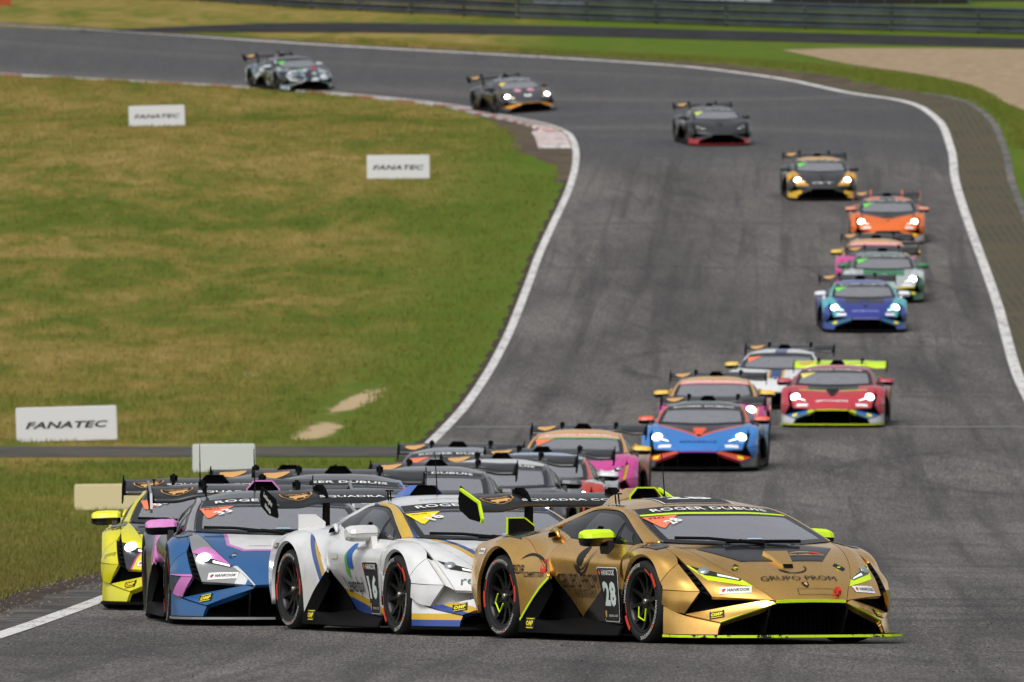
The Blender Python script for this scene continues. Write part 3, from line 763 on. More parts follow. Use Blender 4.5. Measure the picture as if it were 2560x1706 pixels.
# black aero blade in front of the rear wheel, recess behind the door
bl_ = [[(-1.70, .988, .495), (-1.95, 1.004, .332), (-2.2, 1.003, .14)], [(-1.73, .93, .40), (-1.86, .965, .24), (-2.0, .985, .10)]]
reg('side_blade', *sheet(bl_, 5, 9, gap=0, flange=.02))
rcs = [[(-1.72, .93, .51), (-1.62, .83, .34), (-1.45, .80, .15)], [(-2.1, .80, .48), (-2.15, .76, .3), (-2.1, .78, .10)]]
reg('side_recess', *sheet(rcs, 4, 5, gap=0, flange=0))
lt = ribbon3([(-1.70, .992, .495), (-1.83, 1.004, .42), (-1.95, 1.010, .335), (-2.07, 1.012, .245), (-2.19, 1.010, .155)], .020); regm('side_blade_trim', lt)
sk = [[(-.44, .90, .15), (-.9, .86, .155), (-1.45, .80, .185), (-1.95, .90, .14), (-2.22, .95, .15)],
      [(-.42, .965, .105), (-.9, .955, .10), (-1.5, .945, .11), (-1.95, .985, .16), (-2.22, 1.0, .16)],
      [(-.41, .99, .055), (-.9, .99, .055), (-1.5, .99, .055), (-1.95, 1.0, .055), (-2.24, 1.0, .055)]]
reg('side_skirt', *sheet(sk, 9, 17, gap=0, flange=.02))
for key, pts_, w_ in (('shoulder_intake', [(-1.80, .855, .825), (-1.87, .83, .862), (-1.98, .80, .865), (-2.05, .815, .83), (-1.95, .86, .80)], 0),):
    m = MB(); c = np.mean(pts_, 0); nn = np.array([.2, .45, .5]); m.add([tuple(np.array(p)+nn*.03) for p in pts_]+[tuple(c-nn*.02)], [(i, (i+1) % 5, 5) for i in range(5)])
    regm(key, m)
m = MB(); m.tube([(-1.80, .852, .83), (-1.87, .832, .872), (-1.98, .80, .876), (-2.06, .81, .84)], [.012, .022, .026, .012], 8); regm('intake_lip', m, smooth_=True)
# tail, floor, wheel housings
tail = [[(-3.4, 0, .84), (-3.4, .3, .83), (-3.4, .482, .802), (-3.3, .55, .802), (-3.27, .73, .792), (-3.25, .862, .742)],
        [(-3.52, 0, .66), (-3.52, .3, .66), (-3.5, .5, .65), (-3.48, .6, .65), (-3.44, .75, .64), (-3.38, .842, .60)],
        [(-3.5, 0, .35), (-3.5, .3, .35), (-3.48, .5, .35), (-3.45, .6, .35), (-3.4, .75, .35), (-3.3, .88, .35)],
        [(-3.42, 0, .15), (-3.42, .3, .15), (-3.4, .5, .15), (-3.38, .6, .15), (-3.3, .75, .15), (-3.1, .93, .15)]]
reg('tail', *sheet(sym(tail), 10, 19), side=False)
tl = MB(); tl.prism([(-3.53, .60), (-3.47, .60), (-3.45, .66), (-3.51, .66)], .48, .74); regm('tail_light', tl)
fl = MB(); fl.prism([(.86, -.70), (.86, .70), (.42, .95), (.36, .70), (-.38, .70), (-.44, .92), (-1.4, .80), (-2.0, .88), (-2.2, .72), (-3.05, .72), (-3.35, .85), (-3.35, -.85), (-3.05, -.72), (-2.2, -.72), (-2.0, -.88), (-1.4, -.80), (-.44, -.92), (-.38, -.70), (.36, -.70), (.42, -.95)], .062, .10, 'z')
fl.box((-1.4, 0, .38), (3.5, 1.18, .56)); fl.box((.42, 0, .28), (.62, .9, .36)); fl.box((-1.2, 0, .40), (1.1, 1.5, .5)); fl.box((-3.0, 0, .5), (.8, 1.0, .5))  # unseen inner boxes added to block light through the wheel wells
regm('underbody_light_block', fl, side=False)
for key, cx, cz, r in (('wheel_housing', 0, .33, .385), ('wheel_housing_rear', -2.62, .34, .40)):
    wl = MB(); n = 20; V = []
    for i in range(n+1):
        a = -.25+(math.pi+.5)*i/n
        for y in (.60, .965): V.append((cx+r*math.cos(a), y, cz+r*math.sin(a)))
    V += [(cx, .6, cz-.2)]
    wl.add(V, [(2*i, 2*i+1, 2*i+3, 2*i+2) for i in range(n)]+[tuple(2*i for i in range(n+1))+(2*n+2,)])
    regm(key, wl, smooth_=True)

# wheels: built about the hub, outer face towards +y
def tyre(r, w):
    return [(.235, w*.42), (.25, w*.47), (r*.82, w*.5), (r*.92, w*.485), (r*.975, w*.42), (r, w*.30), (r, 0), (r, -w*.30), (r*.975, -w*.42), (r*.9, -w*.49), (.25, -w*.47), (.235, -w*.42)]
for key, r, w in (('tyre_f', .33, .30), ('tyre_r', .34, .315)):
    m = MB(); m.lathe_y(tyre(r, w), 48); regm(key, m, smooth_=True)
m = MB(); m.lathe_y([(.247, .12), (.25, .135), (.246, .142), (.232, .138), (.222, .11), (.215, .04), (.215, -.1), (.24, -.12)], 48); regm('rim_barrel', m, smooth_=True)
m = MB()
for k in range(10):
    a = 2*math.pi*k/10; ca, sa = math.cos(a), math.sin(a)
    V = []
    for rr, wdt, y0, y1 in ((.05, .030, .06, .10), (.12, .016, .075, .10), (.19, .013, .095, .112), (.225, .018, .105, .13)):
        for s_, y in ((-1, y0), (1, y0), (1, y1), (-1, y1)): V.append((rr*ca-s_*wdt*sa, y, rr*sa+s_*wdt*ca))
    m.add(V, [(i*4+j, i*4+(j+1) % 4, (i+1)*4+(j+1) % 4, (i+1)*4+j) for i in range(3) for j in range(4)])
m.lathe_y([(.001, .105), (.045, .105), (.062, .092), (.07, .06), (.07, .0)], 24)
regm('spokes', m)
m = MB(); m.lathe_y([(.001, .126), (.020, .125), (.024, .118), (.026, .095)], 10); regm('wheel_nut', m)
m = MB(); m.lathe_y([(.06, .0), (.19, .0), (.19, -.03), (.06, -.03)], 32); regm('brake_disc', m, smooth_=True)
def arc_band(r0, r1, a0, a1, y, n=10):
    V = []
    for i in range(n+1):
        a = R(a0+(a1-a0)*i/n); V += [(r0*math.cos(a), y, r0*math.sin(a)), (r1*math.cos(a), y+.0, r1*math.sin(a))]
    return V, [(2*i, 2*i+1, 2*i+3, 2*i+2) for i in range(n)]
def arc_text(s, rmid, h, a_mid, y):
    V, Fc = text2d(s, .02); k = h/np.ptp(V[:, 1]); out = []
    for x, yy in V:
        a = R(a_mid)-x*k/rmid; rr = rmid+yy*k; out.append((rr*math.cos(a), y, rr*math.sin(a)))
    return out, Fc
yb = .157
STRIPES = ((12, 38, .272, .306), (40, 62, .262, .272), (192, 218, .272, .306), (170, 190, .262, .272)); WORDS = (100, 280, 330, 150)
for i, (a0, a1, r0, r1) in enumerate(STRIPES): regm('tyre_stripe%d' % i, MB().add(*arc_band(r0, r1, a0, a1, yb)))
for i, a in enumerate(WORDS): regm('tyre_lettering%d' % i, MB().add(*arc_text('HANKOOK', .288, .030, a, yb)))
m = MB()
for a in (126, 306): m.add(*arc_band(.275, .302, a-3, a+3, yb, 3))
regm('tyre_logo', m)
m = MB()
for p, q in (((-.11, .02), (-.13, .10)), ((-.13, .10), (-.03, .15)), ((-.03, .15), (.01, .06))):
    m.tube([(p[0], .118, -p[1]), (q[0], .118, -q[1])], .006, 6)
regm('rim_decal', m)

# mirrors
def loft(secs):
    n = len(secs[0]); V = [p for s_ in secs for p in s_]; k = len(secs)
    Fc = [(i*n+j, i*n+(j+1) % n, (i+1)*n+(j+1) % n, (i+1)*n+j) for i in range(k-1) for j in range(n)]
    return V, Fc+[tuple(range(n))[::-1], tuple(range((k-1)*n, k*n))]
def mir(y, s_, zc): # oval section in the x-z plane
    return [(-.83+a*s_, y, zc+b*s_*1.15) for a, b in ((.10, -.005), (.085, .030), (.02, .052), (-.06, .052), (-.09, .035), (-.09, -.005))]
def mir2(y, s_, zc): return [(-.83+a*s_, y, zc+b*s_*1.2) for a, b in ((.10, -.009), (-.09, -.009), (-.09, -.04), (-.06, -.062), (.03, -.062), (.085, -.035))]
ysec = ((.845, .72, .835), (.87, .95, .835), (.97, 1.02, .832), (1.06, .98, .828), (1.10, .80, .825), (1.115, .5, .825))
regm('mirror_cap', MB().add(*loft([mir(*q) for q in ysec])), smooth_=False)
m = MB().add(*loft([mir2(*q) for q in ysec])); regm('mirror_shell', m)
m = MB().prism([(-.90, .80), (-.74, .80), (-.70, .66), (-.64, .60), (-.80, .60), (-.86, .68)], .875, .925); regm('mirror_stalk', m)

# rear wing: gull section, swan-neck pylons, hexagonal end plates
def wing_sec(y):
    ay = abs(y); t_ = min(max((ay-.45)/.25, 0), 1); t_ = t_*t_*(3-2*t_)
    zl = 1.062-.045*t_; zt = 1.165-.012*t_; xl_, xt = -3.22+.0*t_, -3.52
    pr = [(0, 0), (.06, .028), (.25, .040), (.55, .036), (.8, .022), (1, .006), (1, 0), (.7, -.012), (.35, -.022), (.1, -.018)]
    out = []
    for f, h in pr:
        c = f-.12*math.sin(math.pi*f); out.append((xl_+(xt-xl_)*f, y, zl+(zt-zl)*c+h))
    return out
regm('wing_plane', MB().add(*loft([wing_sec(y) for y in np.linspace(-.89, .89, 41)])), side=False, smooth_=True)
ep = [(-3.56, 1.195), (-3.60, 1.12), (-3.57, 1.03), (-3.38, .955), (-3.16, .93), (-3.145, .955), (-3.21, 1.09)]
regm('end_plate', MB().prism(ep, .893, .905))
regm('end_plate_trim', ribbon3([(-3.557, .899, 1.197), (-3.207, .899, 1.092), (-3.142, .899, .955), (-3.158, .899, .928)], .022, .022))
m = MB().prism([(-3.22, .80), (-3.34, .80), (-3.325, 1.05), (-3.36, 1.10), (-3.41, 1.165), (-3.48, 1.165), (-3.50, 1.15), (-3.53, 1.19), (-3.50, 1.212), (-3.40, 1.212), (-3.32, 1.175), (-3.245, 1.10), (-3.22, 1.04)], .405, .435); m.box((-3.49, .42, 1.175), (.06, .07, .045)); regm('pylon', m)
regm('rear_fin', MB().prism([(.60, .80), (.84, .80), (.84, .965), (.69, .965), (.60, .90)], -2.80, -2.785, axis='x'))
regm('rear_fin_trim', ribbon3([(-2.788, .60, .905), (-2.788, .69, .970), (-2.788, .842, .970), (-2.788, .845, .84)], .010, .020))
gn = MB().prism([(-2.70, .93), (-3.40, .84), (-3.42, .93), (-3.30, 1.0)], -.6, .6) if False else None
# roof scoop, aerial, hood duct, wipers
def sc(x, w, z0, z1): return [(x, -w, z0), (x-.0, -w*.98, z0+(z1-z0)*.45), (x, -w*.55, z1), (x, w*.55, z1), (x, w*.98, z0+(z1-z0)*.45), (x, w, z0)]
V, Fc = loft([sc(-1.95, .145, 1.085, 1.215), sc(-2.15, .15, 1.03, 1.212), sc(-2.45, .14, .97, 1.14), sc(-2.8, .10, .91, 1.0)])
regm('roof_scoop', MB().add(V, [f for f in Fc if len(f) != 6]), side=False)
m = MB(); sc2 = [(-1.965, .90*y, 1.085+(z-1.085)*.93+.004) for x, y, z in sc(-1.95, .145, 1.085, 1.215)]; m.add(sc2, [tuple(range(6))]); regm('scoop_mouth', m, side=False)
regm('scoop_rim', ribbon3([(p[0]+.002, p[1], p[2]) for p in sc(-1.95, .145, 1.088, 1.217)], .012, .010), side=False)
m = MB().tube([(-1.35, -.12, 1.12), (-1.36, -.12, 1.19), (-1.40, -.125, 1.50)], [.012, .006, .003], 6); regm('aerial', m, side=False)
m = MB().tube([(-1.3, -.55, 1.09), (-1.32, -.55, 1.17)], .007, 6); m.tube([(-1.36, -.55, 1.09), (-1.38, -.55, 1.17)], .007, 6); m.box((-1.34, -.55, 1.172), (.12, .03, .012)); regm('intercom_mast', m, side=False)
V, Fc = loft([[(.65, -.045, .575), (.615, -.05, .632), (.615, .05, .632), (.65, .045, .575)], [(.52, -.085, .63), (.50, -.08, .685), (.50, .08, .685), (.52, .085, .63)], [(.41, -.125, .665), (.40, -.105, .728), (.40, .105, .728), (.41, .125, .665)]])
regm('hood_duct', MB().add(V, Fc), side=False)
m = MB().add([(.654, -.038, .583), (.624, -.042, .627), (.624, .042, .627), (.654, .038, .583)], [(0, 1, 2, 3)]); regm('duct_mouth', m, side=False)
hS, hN = PATCH['hood']
def on_hood(x, y, off=.005):
    i = np.argmin(((hS[..., 0]-x)**2+(hS[..., 1]-y)**2).ravel()); return hS.reshape(-1, 3)[i]+hN.reshape(-1, 3)[i]*off
wS, wN = PATCH['ws']
m = MB(); m.tube([(.14, -.15, .80), (.02, -.40, .825), (-.06, -.66, .83)], .014, 6); m.tube([(.17, .02, .785), (.12, -.18, .805)], .018, 6); m.tube([(.135, -.30, .80), (.12, .36, .80)], .016, 6); regm('wiper', m, side=False)
m = MB()
for k in range(1):
    m.prism([(.60, .40), (.655, .41), (.67, .455), (.64, .495), (.585, .485), (.57, .44)], .58, .60, 'z')
V = [(v[0], v[1], on_hood(v[0], v[1], .0)[2]+(.006 if v[2] > .59 else -.02)) for v in m.V]; m.V = V; regm('hood_latch', m)
m = MB().prism([(.628, .435), (.64, .455), (.61, .465), (.60, .445)], .60, .61, 'z'); m.V = [(v[0], v[1], on_hood(.62, .45, 0)[2]+(.010 if v[2] > .605 else .0)) for v in m.V]; regm('latch_arrow', m)
regm('tow_eye', MB().prism([(.95, .40), (1.02, .385), (1.03, .42), (1.0, .45), (.96, .445)], .245, .272), side=False)
# headlamps
V1, F1 = None, None
def hl_quad(corners, off, n=6, m_=12, key='hlp'):
    S, N = PATCH[key]; nu, nv, _ = S.shape; V = []
    (u0, v0), (u1, v1), (u2, v2), (u3, v3) = corners      # TL TR BR BL as (col, row) in 0..1
    for i in range(n):
        f = i/(n-1)
        for j in range(m_):
            g_ = j/(m_-1); c = (u0+(u1-u0)*g_)*(1-f)+(u3+(u2-u3)*g_)*f; r_ = (v0+(v1-v0)*g_)*(1-f)+(v3+(v2-v3)*g_)*f
            a = min(max(r_*(nu-1), 0), nu-1.001); b = min(max(c*(nv-1), 0), nv-1.001); i0, j0 = int(a), int(b); fa, fb = a-i0, b-j0
            bl = lambda A: A[i0, j0]*(1-fa)*(1-fb)+A[i0+1, j0]*fa*(1-fb)+A[i0, j0+1]*(1-fa)*fb+A[i0+1, j0+1]*fa*fb
            V.append(bl(S)+bl(N)*off)
    return sheet(np.array(V).reshape(n, m_, 3), n, m_, gap=0, flange=.004)
def hl_pt(c, r_, off):
    S, N = PATCH['hlp']; nu, nv, _ = S.shape; a, b = int(round(r_*(nu-1))), int(round(c*(nv-1))); return S[a, b]+N[a, b]*off, N[a, b]
reg('headlight_trim', *hl_quad([(.0, .0), (1.0, .0), (.97, .36), (.20, .42)], .003), solid=False)
reg('headlight', *hl_quad([(.06, .01), (.99, .01), (.86, .17), (.22, .25)], .006), solid=False)
reg('daylight_strip', *hl_quad([(.52, .10), (.90, .06), (.88, .12), (.50, .18)], .011, 3, 8), solid=False)
def disc(p, nrm_, r, key, bulge=.4):
    q = Vector(nrm_).to_track_quat('Z', 'Y').to_matrix(); m = MB(); n = 16; V = []
    for k in range(4):
        a = k/3*math.pi/2
        for j in range(n):
            b_ = 2*math.pi*j/n; V.append(Vector(p)+q @ Vector((r*math.cos(a)*math.cos(b_)*1.15, r*math.cos(a)*math.sin(b_), r*bulge*math.sin(a))))
    m.add(V, [(k*n+j, k*n+(j+1) % n, (k+1)*n+(j+1) % n, (k+1)*n+j) for k in range(3) for j in range(n)]); regm(key, m, smooth_=True)
p, n_ = hl_pt(.32, .12, .006); disc(p, n_, .042, 'lamp')
p, n_ = hl_pt(.30, .12, .006); disc(p, n_, .055, 'lamp_big', .5); disc(p, n_, .075, 'lamp_far', .6)  # lit lamps oversized: headlight bloom built into the disc size
# cabin furniture
m = MB(); m.box((-.35, 0, .70), (.75, 1.3, .12)); m.box((-1.9, 0, .75), (.1, 1.2, .5)); regm('dashboard', m, side=False)
m = MB()
m.prism([(-1.0, .45), (-1.45, .45), (-1.62, .98), (-1.50, 1.0), (-1.36, .60), (-1.0, .56)], .17, .55); m.prism([(-1.50, .80), (-1.62, .98), (-1.40, 1.0), (-1.32, .85)], .13, .18); m.prism([(-1.50, .80), (-1.62, .98), (-1.40, 1.0), (-1.32, .85)], .54, .59)
regm('seat', m)
m = MB()
for s_ in (-1, 1):
    m.tube([(-.35, s_*.70, .72), (-.70, s_*.64, .93), (-.98, s_*.58, 1.01), (-1.55, s_*.56, 1.03), (-1.75, s_*.58, .55)], .022, 8)
m.tube([(-1.55, -.56, 1.03), (-1.55, .56, 1.03)], .022, 8); m.tube([(-.98, -.58, 1.01), (-.98, .58, 1.01)], .022, 8); m.tube([(-1.55, -.56, 1.03), (-1.75, .58, .6)], .02, 8); m.tube([(-1.55, .56, 1.03), (-1.75, -.58, .6)], .02, 8)
regm('roll_cage', m, side=False, smooth_=True)
m = MB().tube([(-.82+.06*math.cos(a)*.4, .36+.16*math.cos(a), .80+.11*math.sin(a)) for a in np.linspace(0, 2*math.pi, 17)], .016, 6); regm('steering_wheel', m, side=False, smooth_=True)

BVH = BVHTree.FromPolygons(BODYV, BODYF)
def proj_mesh(V2, Fc, c, right, up, off=.004, reach=.5, tol=.30):
    right = Vector(right).normalized(); up = Vector(up); up = (up-right*up.dot(right)).normalized(); n = right.cross(up); c = Vector(c); out = []; last = c
    for x, y in V2:
        o = c+right*float(x)+up*float(y)+n*reach; h, nn, _, d = BVH.ray_cast(o, -n, reach+tol)
        if h is None: h = c+right*float(x)+up*float(y)
        out.append(h+n*off)
    return out, Fc
_dc = {}
def decal_text(key, s, c, right, up, width, height=None, bold=.02, shear=0.0, off=.005, maxe=.05):
    k_ = (key, s, tuple(c), width)
    if k_ not in _dc:
        V, Fc = text2d(s, bold, shear); k = width/np.ptp(V[:, 0]); ky = k if height is None else height/np.ptp(V[:, 1])
        V = V*np.array([k, ky])
        if np.ptp(V[:, 1]) > .075 and maxe:
            bm = bmesh.new(); vv = [bm.verts.new((x, y, 0)) for x, y in V]
            for f in Fc:
                try: bm.faces.new([vv[i] for i in f])
                except ValueError: pass
            bmesh.ops.triangulate(bm, faces=bm.faces[:])
            for _ in range(3):
                es = [e_ for e_ in bm.edges if e_.calc_length() > .035]
                if not es: break
                bmesh.ops.subdivide_edges(bm, edges=es, cuts=1); bmesh.ops.triangulate(bm, faces=bm.faces[:])
            bm.verts.index_update(); V = np.array([v.co[:2] for v in bm.verts]); Fc = [tuple(v.index for v in f_.verts) for f_ in bm.faces]; bm.free()
        V2, F2 = proj_mesh(V, Fc, c, right, up, off); _dc[k_] = mesh_from(key, V2, F2, False)
    return _dc[k_]
def decal_poly(key, poly, c, right, up, off=.003, maxe=.05):
    k_ = (key, tuple(map(tuple, poly)), tuple(c), off)
    if k_ in _dc: return _dc[k_]
    bm = bmesh.new(); f = bm.faces.new([bm.verts.new((x, y, 0)) for x, y in poly]); bmesh.ops.triangulate(bm, faces=[f])
    for _ in range(5):
        es = [e_ for e_ in bm.edges if e_.calc_length() > maxe]
        if not es: break
        bmesh.ops.subdivide_edges(bm, edges=es, cuts=1); bmesh.ops.triangulate(bm, faces=bm.faces[:])
    bm.verts.index_update(); V = [(v.co.x, v.co.y) for v in bm.verts]; Fc = [tuple(v.index for v in f_.verts) for f_ in bm.faces]; bm.free()
    V2, F2 = proj_mesh(V, Fc, c, right, up, off); _dc[k_] = mesh_from(key, V2, F2, True); return _dc[k_]
def rect(w, h, cut=0): return [(-w/2+cut, -h/2), (w/2-cut, -h/2), (w/2, -h/2+cut), (w/2, h/2-cut), (w/2-cut, h/2), (-w/2+cut, h/2), (-w/2, h/2-cut), (-w/2, -h/2+cut)] if cut else [(-w/2, -h/2), (w/2, -h/2), (w/2, h/2), (-w/2, h/2)]
# ------------------------------------------------------------------ shared car materials
black_g = M('black_gloss', '#090909', .3, 0, .15, spec=.35); black_s = M('black_satin', '#0b0b0c', .65, spec=.1); plate_k = M('plate_black', '#0a0a0b', .8, spec=.06); rubber = M('tyre_rubber', (.013, .013, .013, 1), .72, spec=.3)
rim_m = M('rim_black', '#060607', .38, spec=.35); nut_m = M('wheel_nut_steel', '#8d8a84', .4, .8); floor_m = M('floor_black', '#060606', .9, spec=.03); disc_m = M('brake_iron', '#141312', .6, .3)
carbon = M('carbon', '#141416', .35, 0, .5)
wingm = M('wing_carbon', '#1b1c1e', .34, 0, .35); inter = M('cabin_black', '#0a0a0b', .8); cage_m = M('cage_grey', '#3a3c3e', .5); seat_m = M('seat_red', '#5c1414', .8)
glass_s = M('side_glass', '#15171a', .05, 0, .6, alpha=.86, spec=.9); lampglass = M('lamp_glass', '#17181b', .06, 0, .8)
white_t = M('sticker_white', '#e2e2e0', .5); black_t = M('sticker_black', '#121213', .5); red_t = M('sticker_red', '#c22a20', .5); yel_t = M('sticker_yellow', '#e9d51f', .5)
orange_t = M('sticker_orange', '#ee7a52', .5); lime_t = M('accent_lime', '#c9ea12', .45); tyre_red = M('tyre_red', '#d43a1e', .7); tyre_or = M('tyre_orange', '#d8602c', .7)
tyre_wt = M('tyre_white', '#b9b9b4', .7); tan_t = M('sticker_tan', '#c99a5c', .5); grey_t = M('sticker_grey', '#6d7073', .5); green_t = M('sticker_green', '#57a63a', .5); blue_t = M('sticker_blue', '#2459a8', .5)
pink_t = M('sticker_pink', '#d07fc0', .5); silver_t = M('trim_silver', '#9ea1a4', .35, .6); drl_m = M('daylight_strip', '#dfe4d8', .3, emit=.55); drl_lit = M('daylight_strip_lit', '#f4f8ec', .3, emit=2.2)
lamp_lit = M('lamp_lit', '#ffffff', .3, emit=14); lamp_off = M('lamp_off', '#a9adb0', .12, .6, .5); flag_g = M('sticker_flag_green', '#2f8a4a', .5); sky_t = M('sticker_sky', '#a9cfe4', .5); tail_m = M('tail_red', '#5a0808', .3)
# windscreen: dusty polycarbonate, grey of the reflected sky put into its base colour
ws_m = bpy.data.materials.new('windscreen'); ws_m.use_nodes = True
t = ws_m.node_tree; b = t.nodes['Principled BSDF']; tc = nd(t, 'ShaderNodeTexCoord')
dn = noise(t, tc.outputs['Object'], 5, 5, .65); df = noise(t, tc.outputs['Object'], 90, 2, .6)
col = mixc(t, mth(t, 'ADD', mth(t, 'MULTIPLY', dn, .5), mth(t, 'MULTIPLY', smooth(t, df, .68, .74), .5)), (.20, .21, .235, 1), (.34, .35, .37, 1))
t.links.new(col, b.inputs['Base Color']); b.inputs['Roughness'].default_value = .10; b.inputs['Alpha'].default_value = .82; b.inputs['Coat Weight'].default_value = .7; b.inputs['Coat Roughness'].default_value = .03
# banner etc on the windscreen
def wsub(key, r0, r1, c0, c1, off, n=5, m=21): reg(key, *subpatch('ws', r0, r1, c0, c1, off, n, m), side=False, solid=False)
wsub('ws_banner', .735, .995, .012, .988, .003); wsub('ws_stripe', .685, .745, .012, .988, .004); wsub('ws_shade', .64, .70, .012, .988, .002); wsub('ws_frit', .0, .075, .01, .99, .002)
wsub('ws_frit_side', .05, .70, .005, .045, .002, 9, 3); wsub('ws_frit_side2', .05, .70, .955, .995, .002, 9, 3)
HO = ((0, 1, 0), (-.88, 0, .47)); SR = ((1, 0, 0), (0, 0, 1)); SL = ((-1, 0, 0), (0, 0, 1)); WSD = ((0, 1, 0), (-.945, 0, .33)); TOP = ((0, 1, 0), (-1, 0, 0))
def hp(s_): return ((.55, s_*.83, .0), (-.45, s_*.28, .85))

SIDEPARTS = [('fender_top', 'fender', 'fender'), ('front_fender', 'fender', 'fender'), ('fender_rear', 'fender', 'door'), ('headlight_panel', 'headlight_surround', 'bumper'), ('bumper_side', 'bumper_side', 'side'),
             ('bumper_corner', 'bumper_corner', 'corner'), ('intake_blade', 'intake_blade', 'blade'), ('bumper_foot', 'bumper_foot', 'foot'), ('outer_intake', 'air_intake', 'oint'), ('light_strip', 'air_curtain', 'strip'),
             ('pillar', 'roof_pillar', 'pillar'), ('sail_panel', 'sail_panel', 'rear'), ('window_frame', 'window_frame', 'wframe'), ('side_window', 'side_window', 'sglass'), ('quarter_window', 'quarter_window', 'sglass'),
             ('door', 'door', 'door'), ('rear_quarter', 'rear_quarter', 'quarter'), ('rear_shoulder', 'rear_shoulder', 'rear'), ('side_blade', 'side_blade', 'sblade'), ('side_recess', 'side_duct', 'black'), ('side_skirt', 'side_skirt', 'skirt'),
             ('wheel_housing', 'wheel_housing', 'floor'), ('wheel_housing_rear', 'wheel_housing', 'floor'), ('mirror_cap', 'mirror_cap', 'mirror'), ('mirror_shell', 'mirror_shell', 'mshell'), ('mirror_stalk', 'mirror_stalk', 'mshell'), ('end_plate', 'wing_end_plate', 'eplate'), ('pylon', 'wing_pylon', 'eplate'),
             ('headlight', 'headlight', 'lampglass'), ('daylight_strip', 'daylight_strip', 'drl'), ('tail_light', 'tail_light', 'tail'), ('shoulder_intake', 'shoulder_intake', 'floor'), ('intake_lip', 'intake_lip', 'rear'), ('duct_vane', 'duct_vane', 'carbon')]
CENTER = [('hood', 'hood', 'hood'), ('mouth', 'front_intake', 'black'), ('splitter', 'splitter', 'black_s'), ('roof', 'roof', 'roof'), ('windshield', 'windshield', 'ws'), ('ws_banner', 'windshield_banner', 'banner'), ('ws_shade', 'windshield_shade_band', 'black_g'), ('ws_frit', 'windshield_border', 'black_g'),
          ('ws_frit_side', 'windshield_border', 'black_g'), ('ws_frit_side2', 'windshield_border', 'black_g'), ('tail', 'tail', 'tailp'), ('underbody_light_block', 'underbody_light_block', 'floor'), ('wing_plane', 'rear_wing', 'wing'), ('roof_scoop', 'roof_scoop', 'scoop'), ('scoop_mouth', 'scoop_mouth', 'floor'), ('hood_duct', 'hood_duct', 'duct'),
          ('duct_mouth', 'duct_mouth', 'black')]
FINE_C = [('grille', 'grille', 'black_s'), ('aerial', 'aerial', 'black_s'), ('intercom_mast', 'roof_mast', 'black_s'), ('wiper', 'wiper', 'black_s'), ('dashboard', 'dashboard', 'inter'), ('roll_cage', 'roll_cage', 'cage'), ('steering_wheel', 'steering_wheel', 'inter')]
FINE_S = [('strip_louver', 'louver', 'louv'), ('seat', 'seat', 'inter'), ('hood_latch', 'hood_latch', 'black_t'), ('latch_arrow', 'latch_arrow', 'latch'), ('window_vent', 'window_vent', 'floor')]
DEF = dict(black=black_s, oint=black_s, black_g=black_g, black_s=black_s, floor=floor_m, carbon=carbon, wframe=black_g, sglass=glass_s, skirt=black_s, sblade=black_s, mshell=black_g, eplate=plate_k, wing=wingm, ws=ws_m, banner=M('banner_black', '#1b1d20', .4), lampglass=lampglass,
           inter=inter, cage=cage_m, black_t=black_t, tail=tail_m, tailp=black_s, strip=black_s, louv=black_s, latch=white_t, drl=drl_m)
CARS = {}
